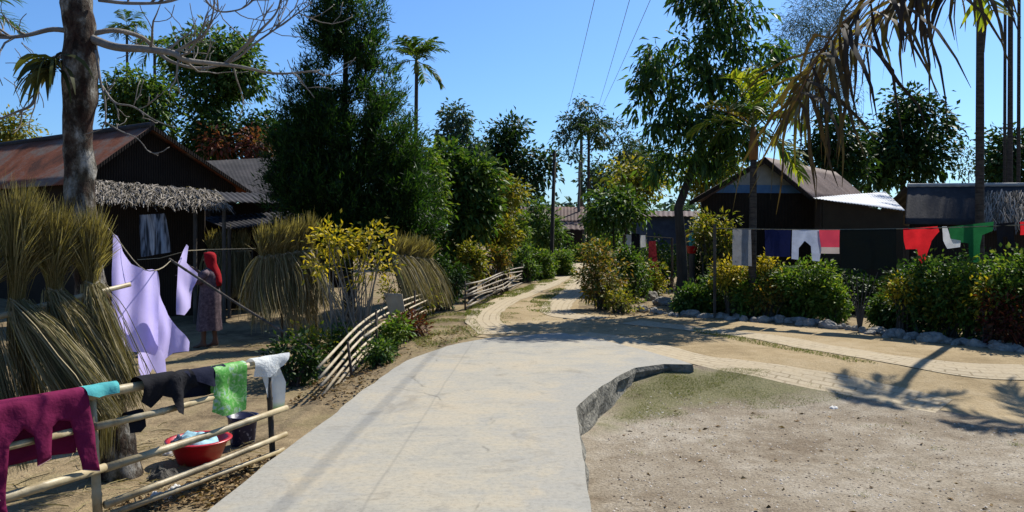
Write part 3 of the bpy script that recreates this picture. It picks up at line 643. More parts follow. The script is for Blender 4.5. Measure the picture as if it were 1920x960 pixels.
m_limb = M('pale_bare_branches', [(0.3, (0.13, 0.115, 0.10)), (0.7, (0.34, 0.31, 0.27))], 7, 0.9, 0.5)
def branch(spec, r0, r1=0.006, twigs=6, tl=0.45):
    """spec: (px,py,Y) points"""
    mb = MB(); pts = smooth_pts([at(*q) for q in spec], 5); k = len(pts)-1
    def grow(pts, r0, r1, depth, tl):
        k = len(pts)-1; mb.tube(pts, [r0+(r1-r0)*i/k for i in range(k+1)], 7 if depth == 0 else 5)
        if depth > 1: return
        for _ in range(twigs if depth == 0 else 2):
            i = random.randint(max(1, k//4), k-1); p = pts[i]; d = (pts[i+1]-pts[i-1]).normalized()
            v = (d*0.7+Vector((random.gauss(0, .5), random.gauss(0, .5), random.gauss(0.15, .55)))).normalized(); row = [p]; L = tl*random.uniform(.5, 1.2)
            for _ in range(5):
                v = (v+Vector((random.gauss(0, .2), random.gauss(0, .2), random.gauss(0.08, .2)))).normalized(); row.append(row[-1]+v*L/5)
            grow(row, max(r1*1.2, (r0+(r1-r0)*i/k)*0.45), 0.003, depth+1, tl*0.6)
    grow(pts, r0, r1, 0, tl)
    mb.build('limb', m_limb, t, True)
branch([(165, 70, YT), (215, 88, YT-.1), (270, 92, YT-.2), (325, 100, YT-.3), (345, 112, YT-.3), (390, 118, YT-.2), (450, 125, YT-.1), (520, 138, YT), (600, 132, YT+.1)], .036, .006, 9, .5)
branch([(165, 65, YT), (215, 57, YT+.1), (262, 68, YT+.3), (285, 85, YT+.4), (320, 115, YT+.4), (380, 128, YT+.5), (440, 112, YT+.5), (480, 80, YT+.5), (540, 38, YT+.6), (585, 5, YT+.6)], .022, .005, 10, .55)
branch([(420, 122, YT-.1), (450, 95, YT-.15), (490, 55, YT-.2), (520, 20, YT-.2), (530, -30, YT-.2)], .016, .004, 8, .4)
branch([(325, 100, YT-.3), (350, 85, YT-.3), (385, 62, YT-.4), (400, 20, YT-.4), (405, -40, YT-.4)], .014, .004, 7, .4)
branch([(150, 62, YT), (100, 55, YT), (50, 66, YT-.1), (0, 70, YT-.2), (-60, 60, YT-.2)], .024, .008, 6, .45)
branch([(150, 105, YT), (100, 110, YT+.1), (75, 150, YT+.2), (60, 195, YT+.2), (25, 212, YT+.2), (-30, 235, YT+.2)], .022, .006, 7, .35)
branch([(180, 95, YT-.1), (188, 150, YT-.15), (197, 190, YT-.15), (198, 235, YT-.15)], .011, .005, 2, .2)
branch([(190, 160, YT-.1), (215, 192, YT-.2), (250, 200, YT-.2), (290, 225, YT-.2), (330, 240, YT-.3)], .010, .003, 4, .25)
branch([(200, 230, YT-.15), (225, 245, YT-.2), (255, 258, YT-.2), (272, 275, YT-.2)], .006, .003, 2, .2)
branch([(185, 0, YT), (240, 6, YT), (310, 4, YT-.1), (360, -12, YT-.1)], .016, .008, 5, .35)
branch([(360, -40, YT), (400, 16, YT), (440, 20, YT), (470, 5, YT), (500, -30, YT)], .009, .004, 5, .3)
# fern clump sitting in the crotch of the tree
m_fern = LM('withered_epiphyte_leaves', [(0.03, 0.04, 0.012), (0.055, 0.06, 0.02), (0.10, 0.11, 0.03), (0.05, 0.035, 0.02)], 0.3, 0.6)
P = []; 
for _ in range(70):
    s = at(random.uniform(85, 118), random.uniform(108, 135), YT-.12+random.uniform(-.08, .08)); row = [s]; v = Vector((random.gauss(-.6, .6), random.gauss(-.2, .5), random.uniform(-.4, .6))).normalized(); L = random.uniform(.15, .42)
    for _ in range(5): row.append(row[-1]+v*L/5); v = (v+Vector((0, 0, -.5))).normalized()
    P.append([tuple(q) for q in row])
me = ribbons(np.array(P), np.array([[.012, .03, .036, .032, .02, .004]]), RNG.normal(size=(70, 3)))
tag(link('hanging_fern', me, m_fern, origin=at(105, 120, YT)), 'drooping fern clump growing on the bare tree trunk', 'fern')
# ------------------------------------------------------------------ broom grass
m_plume = LM('broom_grass_plumes', [(0.085, 0.07, 0.025), (0.16, 0.128, 0.05), (0.24, 0.195, 0.085), (0.34, 0.285, 0.15), (0.13, 0.11, 0.035)], 0.3, 0.8, 0.1)
m_straw = LM('dry_broom_stalks', [(0.10, 0.085, 0.04), (0.18, 0.15, 0.075), (0.26, 0.215, 0.115), (0.34, 0.28, 0.165), (0.13, 0.12, 0.05)], 0.15, 0.8, 0.15)
m_twine = M('straw_twine', (0.35, 0.3, 0.2), 30)
def bundle(label, tie, hd, plen, ends, ns, npl, w=0.008, pr=0.22, group=None, rt=0.045, cat='broom grass', sp_=0.085):
    """tied sheaf: plumes above the tie, bent stalks falling to each of ends"""
    tie = Vector(tie); t = thing('broom_grass_bundle', label, cat, tie, group)
    hd = np.array(Vector(hd).normalized()); n = npl
    sp = RNG.normal(size=(n, 3))*np.array([pr, pr, 0.06]); L = plen*RNG.uniform(0.55, 1.12, n)[:, None]; s0 = np.array(tie)+RNG.normal(size=(n, 3))*rt*0.5
    f = np.linspace(0, 1, 6)[None, :, None]
    P = s0[:, None, :]+hd[None, None, :]*L[:, None, :]*f+sp[:, None, :]*f**1.2+(np.array([[[0.10, 0, -0.05]]])*f**3)*plen*RNG.uniform(-1, 1.6, (n, 1, 1))
    me = ribbons(P, np.array([[.5, .6, .9, 1.4, 1.3, .3]])*w*RNG.uniform(.6, 1.3, (n, 1)), RNG.normal(size=(n, 3))); link('plume', me, m_plume, t)
    Ps = []; per = max(8, ns//len(ends))
    for e in ends:
        e = [np.array(Vector(q)) for q in e]; ctr = np.array([np.array(v) for v in smooth_pts([tie]+[Vector(q) for q in e], 4)]); k = len(ctr)
        ctr = ctr[np.round(np.linspace(0, k-1, 8)).astype(int)]
        off = RNG.normal(size=(per, 1, 3)); g_ = np.linspace(0, 1, 8)[None, :, None]
        lf = RNG.uniform(.72, 1.05, (per, 1, 1)); idx = np.clip(g_*lf, 0, 1)*7; i0 = np.clip(idx.astype(int), 0, 6); fr = idx-i0
        base = ctr[i0[..., 0]]*(1-fr)+ctr[i0[..., 0]+1]*fr
        Ps.append(base+off*(rt*0.7+sp_*np.clip(g_*1.15, 0, 1)**0.8*(1-0.35*g_))*np.array([1, 1, .35])*RNG.uniform(.4, 1.3, (per, 1, 1))+RNG.normal(size=(per, 8, 3))*0.005)
    P = np.concatenate(Ps, 0); me = ribbons(P, w*RNG.uniform(.4, 1.9, (len(P), 1))*np.array([[1, 1, 1, 1, 1, 1, .8, .4]]), RNG.normal(size=(len(P), 3))); link('stalks', me, m_straw, t)
    mb = MB()
    for dz in (-.012, .01): mb.tube([tie+Vector((math.cos(a)*rt*1.15, math.sin(a)*rt*1.15, dz+.012*math.sin(a*2))) for a in np.linspace(0, 2*PI, 13)], .008, 5)
    mb.build('tie', m_twine, t)
    return t
def gp(px_, py_, Y): return at(px_, py_, Y)
LB = [('leftmost big broom grass bundle at the picture edge', (-45, 575, 5.55), (-40, 470), [[(-10, 700, 5.5), (40, 880, 5.5)], [(-60, 700, 5.6), (-70, 900, 5.6)]]),
      ('tallest spray headed broom grass bundle tied at the left pole end', (32, 565, 5.7), (45, 370), [[(75, 655, 5.6), (165, 800, 5.6)], [(110, 640, 5.55), (215, 780, 5.55)], [(45, 680, 5.75), (80, 830, 5.8)]]),
      ('middle broom grass bundle between the tall spray and the bare trunk', (103, 545, 5.85), (105, 405), [[(150, 640, 5.75), (215, 790, 5.75)], [(120, 660, 5.8), (135, 850, 5.9)], [(172, 620, 5.8), (250, 770, 5.85)]]),
      ('broom grass bundle next to the lilac washing', (172, 532, 6.0), (166, 412), [[(205, 620, 5.9), (262, 760, 5.95)], [(185, 650, 5.95), (215, 800, 6.0)], [(195, 640, 6.05), (190, 860, 6.1)]])]
for lb, tie, hp, ends in LB:
    T = at(*tie); H = at(hp[0], hp[1], tie[2]); d = H-T
    bundle(lb, T, d, d.length, [[gp(*q) for q in e] for e in ends], 1000, 1700, 0.0048, 0.062, 'big broom grass bundles on the left pole', rt=0.036, sp_=0.042)
mb = MB(); mb.bamboo([at(-60, 608, 5.5), at(245, 533, 6.15)], .022, .35); m_bamboo = M('dry_bamboo', [(0.3, (0.32, 0.24, 0.12)), (0.55, (0.5, 0.41, 0.24)), (0.75, (0.6, 0.52, 0.35))], 3, 0.5, 0.1, sc=(3, 3, 3), spec=0.4)
tag(mb.build('bamboo_pole', m_bamboo, origin=at(0, 595, 5.6), smooth=True), 'level bamboo pole carrying the big broom grass bundles', 'pole')

def rack(label, pts, posts, r=.02):
    b = Vector((posts[0][0], posts[0][1], gz(posts[0][0], posts[0][1]))); t = thing('drying_rack', label, 'rack', b)
    mb = MB(); mb.bamboo(pts, r, .4); mb.build('crossbar', m_bamboo, t, True)
    for x, y, z in posts: mb = MB(); mb.bamboo([(x, y, gz(x, y)-.1), (x, y, z)], r*1.1, .4); mb.build('post', m_bark, t, True)
A, B = at(492, 482, 13.0), at(578, 470, 13.6)
rack('rack holding the tan broom grass sheaves behind the yellow shrub', [A, B], [(at(527, 0, 13.3).x, 13.35, A.z+.05), (at(592, 0, 13.6).x, 13.65, B.z+.05)])
for k_ in range(6):
    f_ = k_/5; T = A.lerp(B, f_); lean = (f_-0.25)*0.55; 
    j_ = lambda: random.uniform(-.16, .16); ends = [[T+Vector((lean*.5+.06+j_(), -.1, -.45)), T+Vector((lean+.18+j_(), -.2+j_(), -1.1+j_()+.1*f_))], [T+Vector((lean*.5-.06+j_(), -.05, -.5)), T+Vector((lean-.02+j_(), -.12+j_(), -1.15+j_()*2))], [T+Vector((lean*.5-.12, .1, -.5)), T+Vector((lean-.2+j_(), .2, -1.15+j_()*2))]]
    bundle('tan broom grass sheaf hung in a close row left of the yellow shrub', T, (random.uniform(.0, .25), 0, 1), random.uniform(.42, .56), ends, 330, 420, .0095, .085, 'tan sheaves left of the yellow shrub', rt=.05)
A, B = at(388, 472, 17.0), at(472, 470, 17.3)
rack('rack holding the shaded broom grass behind the woman', [A, B], [(A.x, A.y+.03, A.z+.04), (B.x, B.y+.03, B.z+.04)])
for k_ in range(6):
    T = A.lerp(B, (k_+random.uniform(.1, .5))/6); bundle('small broom grass bundle hanging in the shade behind the woman', T, (random.uniform(-.1, .1), 0, 1), .4, [[T+Vector((.02, 0, -.5)), T+Vector((.03, -.05, -1.0))]], 150, 150, .012, .07, 'shaded bundles behind the woman', rt=.05)
A, B = at(735, 478, 14.6), at(812, 488, 16.0)
rack('rack holding broom grass under the conifer', [A, B], [(A.x+.2, A.y+.25, A.z), (B.x, B.y, B.z+.03)])
for k_ in range(6):
    T = A.lerp(B, (k_+.2)/6); bundle('tan broom grass sheaf hung under the conifer behind the leaning fence', T, (.1, 0, 1), .35, [[T+Vector((.2, -.1, -.4)), T+Vector((.38, -.2, -.9))]], 160, 160, .011, .08, 'tan sheaves under the conifer', rt=.05)

# ------------------------------------------------------------------ washing
def CM(name, col, trans=0.25, scale=9, var=0.15, bs=0.35):
    m, nt, out = newmat(name); v = coord(nt, 'Object'); f = noise_(nt, v, scale, 5, 0.6)
    r = ramp(nt, [(0.3, tuple(c*(1-var) for c in col)), (0.7, tuple(min(.9, c*(1+var)) for c in col))]); nt.links.new(f, r.inputs[0])
    finish(nt, out, r.outputs[0], 0.9, noise_(nt, v, scale*2.5, 4, .6), bs, 0.02, 0.1, trans, 0.92); return m
def cloth(name, outline, fn, mat, parent=None, step=.03, origin=None, thick=0):
    v, f, _ = fill(outline, step); me = bpy.data.meshes.new(name); me.from_pydata([tuple(fn(*p)) for p in v], [], f)
    o = link(name, me, mat, parent, True, origin)
    if thick: s = o.modifiers.new('thickness', 'SOLIDIFY'); s.thickness = thick; s.offset = 0
    return o
def over(A, B, s0, amp=.02, freq=14, r=.045, flare=.04, seed=0, sagk=0.0, camside=-1):
    """cloth laid over a rail A->B: u along the rail, v down (front >0, back <0)"""
    A, B = Vector(A), Vector(B); d = (B-A).normalized(); n = Vector((d.y, -d.x, 0)).normalized()
    if n.y > 0: n = -n
    def fn(u, v):
        p = A+d*(s0+u); a = r*PI/2
        if abs(v) < a: th = v/r; q = n*math.sin(th)*r+Vector((0, 0, math.cos(th)*r))
        else: sg = 1 if v > 0 else -1; q = n*sg*(r+flare*(abs(v)-a))+Vector((0, 0, -(abs(v)-a)))
        k = min(1, abs(v)/.25); w_ = math.sin(u*freq+seed+2*noise.noise((u*3, v*2, seed)))*amp*k+noise.noise((u*9, v*7, seed+3))*amp*.9
        return p+q+n*w_+d*noise.noise((u*5, v*5, seed+8))*amp*.8*k
    return fn
def hang(A, B, s0, amp=.03, freq=16, seed=0, wind=0.0):
    """cloth pegged to a line A->B: u along, v down"""
    A, B = Vector(A), Vector(B); d = (B-A).normalized(); n = Vector((d.y, -d.x, 0)).normalized()
    def fn(u, v):
        k = min(1, abs(v)/.3); w_ = math.sin(u*freq+seed+2.5*noise.noise((u*2, v*1.5, seed)))*amp*(0.3+0.7*k)+noise.noise((u*7, v*5, seed+2))*amp*.7
        return A+d*(s0+u)+Vector((0, 0, -v))+n*(w_+wind*v*v)+d*noise.noise((u*3, v*3, seed+5))*amp*.5*k
    return fn
# the drying fence
P0 = Vector((-2.69, 5.2)); P1 = Vector((-1.94, 6.48)); FD = (P1-P0)
def ft(pxv):
    k = (pxv-CX)/F; return (k*P0.y-P0.x)/(FD.x-k*FD.y)
def fp(t_, z): return Vector((P0.x+FD.x*t_, P0.y+FD.y*t_, z))
t = thing('drying_fence', 'low bamboo rail fence hung with washing in the left foreground', 'fence', fp(0, gz(P0.x, P0.y)))
for q, top_ in ((0, .57), (1.0, .55), (-0.95, .57)):
    p = fp(q, 0); mb = MB(); mb.bamboo([(p.x+.02, p.y, gz(p.x, p.y)-.1), (p.x-.03, p.y, top_)], .032 if q < 1 else .026, .3); mb.build('post', m_bamboo if q < 1 else m_bark, t, True)
def rail(q0, z0, q1, z1, r, off=0.0):
    n = Vector((FD.y, -FD.x, 0)).normalized(); a, b = fp(q0, z0)+n*off, fp(q1, z1)+n*off; mb = MB(); mid = a.lerp(b, .5)+Vector((0, 0, -.01)); mb.bamboo([a, mid, b], r, .38, 10, .82); mb.build('rail', m_bamboo, t, True)
rail(-1.1, .56, 1.06, .53, .036, .0)
rail(-1.1, .33, -.12, .335, .026, .03); rail(-.02, .335, .62, .36, .026, .04)
rail(-1.1, .03, .02, .06, .034, .05); rail(.02, .055, 1.08, .145, .028, .05)
rail(.02, -.185, 1.08, -.07, .026, .045); rail(.05, -.255, 1.06, -.19, .022, .045)
RA, RB = fp(-1.1, .56), fp(1.06, .53); L0 = 1.1*FD.length          # s along the rail, 0 at the near post
m_maroon = CM('maroon_knit', (0.16, 0.012, 0.055), .1)
sw = [(-.03, -.45), (-.02, 0), (.0, .2), (.035, .56), (-.06, .53), (-.13, .22), (-.2, .2), (-.25, .23), (-.255, .42), (-.35, .44), (-.36, .26), (-.42, .2), (-.5, .28), (-.52, .6), (-.5, .86), (-.68, .9), (-.74, .5), (-.78, 0), (-.78, -.42)]
o = cloth('sweater', sw, over(RA, RB, L0-.075, .018, 13, .05, .05, 1), m_maroon, origin=fp(-.2, .5), thick=.006); tag(o, 'maroon knitted sweater draped over the fence rail with sleeves down', 'sweater')
def hem(o, outline, fn, mat, r=.004, a=0, b=None):
    pts = outline[a:b]; P = []
    for p, q in zip(pts, pts[1:]):
        k = max(2, int(math.dist(p, q)/.03)); P += [fn(p[0]+(q[0]-p[0])*i/k, p[1]+(q[1]-p[1])*i/k) for i in range(k)]
    mb = MB(); mb.tube(P+[fn(*pts[-1])], r, 5); return mb.build('hem', mat, o)
m_hem = CM('pale_pink_stitching', (.5, .3, .36), .1)
fn_ = over(RA, RB, L0-.075, .018, 13, .05, .05, 1); hem(o, sw, fn_, m_hem, .004, 3, 5); hem(o, sw, fn_, m_hem, .004, 8, 10); hem(o, sw, fn_, m_hem, .004, 14, 16)
o = cloth('cloth_rag', [(-.1, -.12), (.12, -.14), (.14, .0), (.12, .1), (-.02, .11), (-.1, .08)], over(RA, RB, L0+.0, .028, 30, .055, .25, 4), CM('turquoise_cloth', (.12, .5, .5)), origin=fp(0, .58), step=.02); tag(o, 'small turquoise cloth lying on top of the near fence post', 'cloth')
m_black = CM('black_cloth', (.012, .012, .015), .05)
o = cloth('black_garment', [(0, -.2), (.25, -.2), (.3, 0), (.33, .15), (.22, .22), (.2, .34), (.13, .3), (.1, .2), (.02, .17), (-.03, .06)], over(RA, RB, L0+(ft(285))*FD.length, .04, 22, .055, .12, 6), CM('black_plastic', (.014, .014, .017), .05, bs=.8), origin=fp(.4, .5), step=.022); tag(o, 'crumpled shiny black garment slung over the top rail', 'garment')
o = cloth('black_garment', [(0, -.1), (.26, -.1), (.3, .12), (.1, .26), (0, .2)], over(RA, RB, L0+(ft(255))*FD.length, .03, 18, .06, -.15, 8), m_black, origin=fp(.3, .5)); tag(o, 'dull black cloth hanging behind the crumpled shiny one', 'cloth')
o = cloth('navy_garment', [(0, -.25), (.34, -.25), (.36, 0), (.34, .18), (.2, .17), (.05, .1), (-.02, 0)], over(RA, RB, L0+ft(342)*FD.length, .03, 18, .05, .06, 11), CM('navy_cloth', (.012, .014, .03), .05), origin=fp(.55, .5)); tag(o, 'dark navy cloth on the rail between the black garment and green cloth', 'cloth')
o = cloth('black_sock', [(0, -.05), (.13, -.05), (.14, .14), (.1, .17), (.02, .16)], over(fp(-.02, .335), fp(.62, .36), ft(240)*FD.length, .01, 18, .035, .04, 3), m_black, origin=fp(.3, .3)); tag(o, 'small black cloth hanging from the second rail', 'cloth')
def printed():
    m, nt, out = newmat('green_printed_cloth'); v = coord(nt, 'Object'); a = noise_(nt, v, 14, 4, .7, 1.2); b = noise_(nt, v, 9, 3, .6)
    r = ramp(nt, [(.4, (.09, .48, .06)), (.5, (.2, .62, .12)), (.56, (.5, .75, .35)), (.64, (.45, .68, .72))]); nt.links.new(a, r.inputs[0])
    finish(nt, out, mixc(nt, math_(nt, 'MULTIPLY', b, .35), r.outputs[0], (.35, .75, .2)), .6, b, .5, .02, .3, .3); return m
o = cloth('green_cloth', [(-.03, -.25), (.27, -.25), (.28, 0), (.27, .2), (.26, .4), (.14, .41), (.02, .40), (-.06, .36), (-.03, .1)], over(RA, RB, L0+ft(400)*FD.length, .02, 20, .05, .06, 13), printed(), origin=fp(.75, .5)); tag(o, 'bright green printed cloth draped over the top rail', 'cloth')
m_sack = CM('white_plastic_sacking', (.72, .74, .72), .3, 14, .08, .7)
o = cloth('white_sack', [(0, -.1), (.38, -.07), (.4, 0), (.3, .12), (.12, .19), (0, .17)], over(RA, RB, L0+ft(470)*FD.length, .03, 20, .055, .1, 17), m_sack, origin=fp(1, .5)); tag(o, 'white plastic sack on the rail end beside the green cloth', 'sack')
def sackedge():
    m, nt, out = newmat('white_sack_green_hem'); v = coord(nt, 'Object'); sp = N(nt, 'SeparateXYZ'); nt.links.new(v, sp.inputs[0]); r = ramp(nt, [(.0, (.3, .6, .12)), (.04, (.45, .7, .25)), (.1, (.74, .76, .72))])
    nt.links.new(math_(nt, 'ADD', sp.outputs[2], math_(nt, 'MULTIPLY', noise_(nt, v, 8), .06)), r.inputs[0]); finish(nt, out, r.outputs[0], .6, noise_(nt, v, 20), .6, .02, .2, .3); return m
o = cloth('white_sack', [(.0, 0), (.2, -.05), (.26, .12), (.25, .32), (.18, .36), (.08, .2)], hang(fp(.92, .46), fp(1.2, .47), 0, .03, 20, 21), sackedge(), origin=fp(1.0, .13)); tag(o, 'white sack with green hem hanging below the rail end', 'sack')
# basin, bucket, rags
def lathe(prof, n=40, c=(0, 0, 0)):
    mb = MB(); vs = [(c[0]+r*math.cos(2*PI*k/n), c[1]+r*math.sin(2*PI*k/n), c[2]+z) for r, z in prof for k in range(n)]
    fs = [(i*n+k, i*n+(k+1) % n, (i+1)*n+(k+1) % n, (i+1)*n+k) for i in range(len(prof)-1) for k in range(n)]; fs += [tuple(range(n-1, -1, -1)), tuple((len(prof)-1)*n+k for k in range(n))]
    mb.add(vs, fs); return mb
bp = xg(373, 6.75); t = thing('wash_basin', 'red plastic basin with wet washing on the ground behind the fence', 'basin', bp)
m_red = M('red_plastic', (.5, .012, .018), 3, .35, .02, spec=.5)
lathe([(.155, 0), (.165, .005), (.2, .09), (.235, .175), (.265, .182), (.268, .192), (.232, .195), (.195, .1), (.155, .015)], 48, bp).build('tub', m_red, t, True)
me = bpy.data.meshes.new('w'); mb = MB()
def heap(c, rx, ry, h, seed, n=22):
    mb = MB(); vs = []; fs = []
    for i in range(n):
        for j in range(n):
            x, y = (i/(n-1)-.5)*2, (j/(n-1)-.5)*2; rr_ = math.hypot(x, y); s = 1/max(1, rr_)
            x, y = x*s, y*s; rr_ = min(1, rr_); z = h*(1-rr_**2)**.5*(0.6+.5*noise.noise((x*2.2+seed, y*2.2, seed)))+.035*noise.noise((x*5, y*5+seed, 2))*(1-rr_)
            vs.append((c[0]+x*rx, c[1]+y*ry, c[2]+z))
    fs = [(i*n+j, (i+1)*n+j, (i+1)*n+j+1, i*n+j+1) for i in range(n-1) for j in range(n-1)]
    mb.add(vs, fs); return mb
o = heap((bp.x-.03, bp.y, bp.z+.14), .19, .18, .15, 3).build('wet_washing', CM('light_blue_cloth', (.3, .5, .58), .1, 14, .35), None, True, bp+Vector((0, 0, .15))); tag(o, 'pale blue wet washing heaped in the red basin', 'washing')
o = heap((bp.x-.13, bp.y-.06, bp.z+.15), .09, .08, .11, 7, 14).build('wet_washing', CM('slate_blue_cloth', (.06, .09, .14), .05), None, True, bp+Vector((-.1, 0, .15))); tag(o, 'dark blue wet cloth at the left side of the red basin', 'washing')
kp = xg(455, 7.25); t = thing('bucket', 'dark blue speckled bucket behind the fence right of the basin', 'bucket', kp)
def speck():
    m, nt, out = newmat('blue_speckled_plastic'); v = coord(nt, 'Object'); n_ = noise_(nt, v, 20, 2, .6); r = ramp(nt, [(.6, (.02, .025, .075)), (.68, (.3, .32, .42))]); nt.links.new(n_, r.inputs[0]); finish(nt, out, r.outputs[0], .4, None); return m
lathe([(.1, 0), (.105, .01), (.13, .25), (.14, .262), (.126, .262), (.1, .03)], 32, kp).build('pail', speck(), t, True)
mb = MB(); mb.tube([kp+Vector((math.cos(a)*.13, -.03, .25+.0*a+math.sin(a)*.05)) for a in np.linspace(PI, 0, 12)], .005, 5); mb.build('handle', M('wire', (.2, .2, .2), 5, .4), t)
m_white = CM('white_cotton', (.7, .69, .66), .2)
for k_, (a, b_, lb) in enumerate(((302, 938, 'white rag lying on the ground under the lowest rail'), (330, 922, 'smaller white rag crumpled at the fence foot'))):
    p = G(a, b_); o = heap((p.x, p.y, p.z-.01), .09-.02*k_, .07, .11-.03*k_, 11+k_, 16).build('white_rag', m_white, None, True, p); tag(o, lb, 'rag')
o = heap(G(318, 852)[:2]+(0,) if False else (G(318, 852).x, G(318, 852).y, G(318, 852).z-.005), .06, .05, .07, 31, 12).build('white_rag', m_white, None, True, G(318, 852)); tag(o, 'tiny white rag left of the red basin', 'rag')
# dark stone the basin stands beside
m_rock = M('dark_rock', [(.3, (.05, .045, .04)), (.7, (.14, .13, .11))], 8, .95, .7)
p = G(305, 895); o = heap((p.x, p.y, p.z-.03), .13, .12, .14, 41, 18).build('rock', m_rock, None, False, p); tag(o, 'dark rock on the ground left of the basin', 'rock')

# lilac washing
m_lilac = CM('lilac_cotton', (.6, .53, .93), .6, 6, .04, .5)
LA, LBn = at(208, 432, 7.55), at(300, 505, 7.75)
t = thing('clothesline', 'thin line slanting down from the bare tree holding the lilac washing', 'clothesline', at(208, 432, 7.5))
mb = MB(); mb.tube(smooth_pts([at(172, 400, YT+.12), at(210, 436, 7.5), at(262, 500, 7.65), at(298, 505, 7.75), at(320, 489, 12.15)], 4), .005, 5); mb.build('rope', m_twine, t)
k = 7.6/F
def poly(l, Y): return [((a-CX)*Y/F, -(b-HY)*Y/F) for a, b in l]
def flag(Y, amp, freq, seed, slope=0.0, wave=0.0):
    """washing hanging in a vertical plane at distance Y, rippled"""
    def fn(u, v):
        pxv = u/Y*F; w_ = math.sin(u*freq+seed+v*2+2*noise.noise((u*2, v*2, seed)))*amp+noise.noise((u*12, v*2.5, seed))*amp*.7
        return Vector((u, Y+w_+slope*(v+.1)+wave*u*0, CZ+v))
    return fn
o = cloth('lilac_tunic', poly([(209, 438), (216, 442), (232, 470), (252, 495), (272, 506), (290, 504), (299, 506), (303, 545), (307, 600), (309, 650), (304, 662), (262, 655), (238, 656), (228, 630), (217, 580), (212, 510)], 7.6), flag(7.6, .03, 27, 2, .12), m_lilac, origin=at(255, 440, 7.6)); tag(o, 'long lilac tunic hanging nearest to the broom grass', 'tunic')
o = cloth('lilac_trousers', poly([(256, 640), (305, 640), (309, 700), (296, 706), (288, 690), (280, 706), (262, 706)], 7.75), flag(7.75, .03, 26, 5), m_lilac, origin=at(280, 640, 7.75)); tag(o, 'lilac trouser end hanging below the long tunic', 'trousers')
o = cloth('lilac_shawl', poly([(292, 508), (301, 508), (312, 550), (335, 585), (356, 612), (376, 634), (377, 650), (352, 652), (340, 662), (325, 648), (306, 655), (302, 600)], 7.85), flag(7.85, .035, 24, 9, .3), m_lilac, origin=at(320, 510, 7.85)); tag(o, 'lilac shawl blowing out to the right of the tunic', 'shawl')
LBx = at(352, 458, 12.3)
o = cloth('lilac_scarf', poly([(352, 458), (356, 462), (353, 492), (372, 512), (372, 522), (366, 540), (364, 575), (350, 590), (337, 588), (334, 545), (334, 492)], 12.3), flag(12.3, .035, 20, 4, .1), m_lilac, origin=LBx); tag(o, 'small lilac cloth the woman is reaching for', 'cloth')
mb = MB(); mb.tube([at(258, 487, 14.5), at(300, 484, 13.5), at(352, 470, 12.35), at(385, 468, 13.0), at(480, 466, 13.05)], .006, 5); o = mb.build('washing_line', m_twine, None, False, at(352, 470, 12.3)); tag(o, 'thin line across the yard behind the woman', 'clothesline')
mb = MB(); mb.bamboo([at(318, 486, 12.2), at(436, 564, 11.0), at(585, 655, 9.9)], .02, .5); o = mb.build('leaning_pole', m_bark, None, True, at(585, 655, 9.9)); tag(o, 'long thin pole slanting in front of the woman', 'pole')

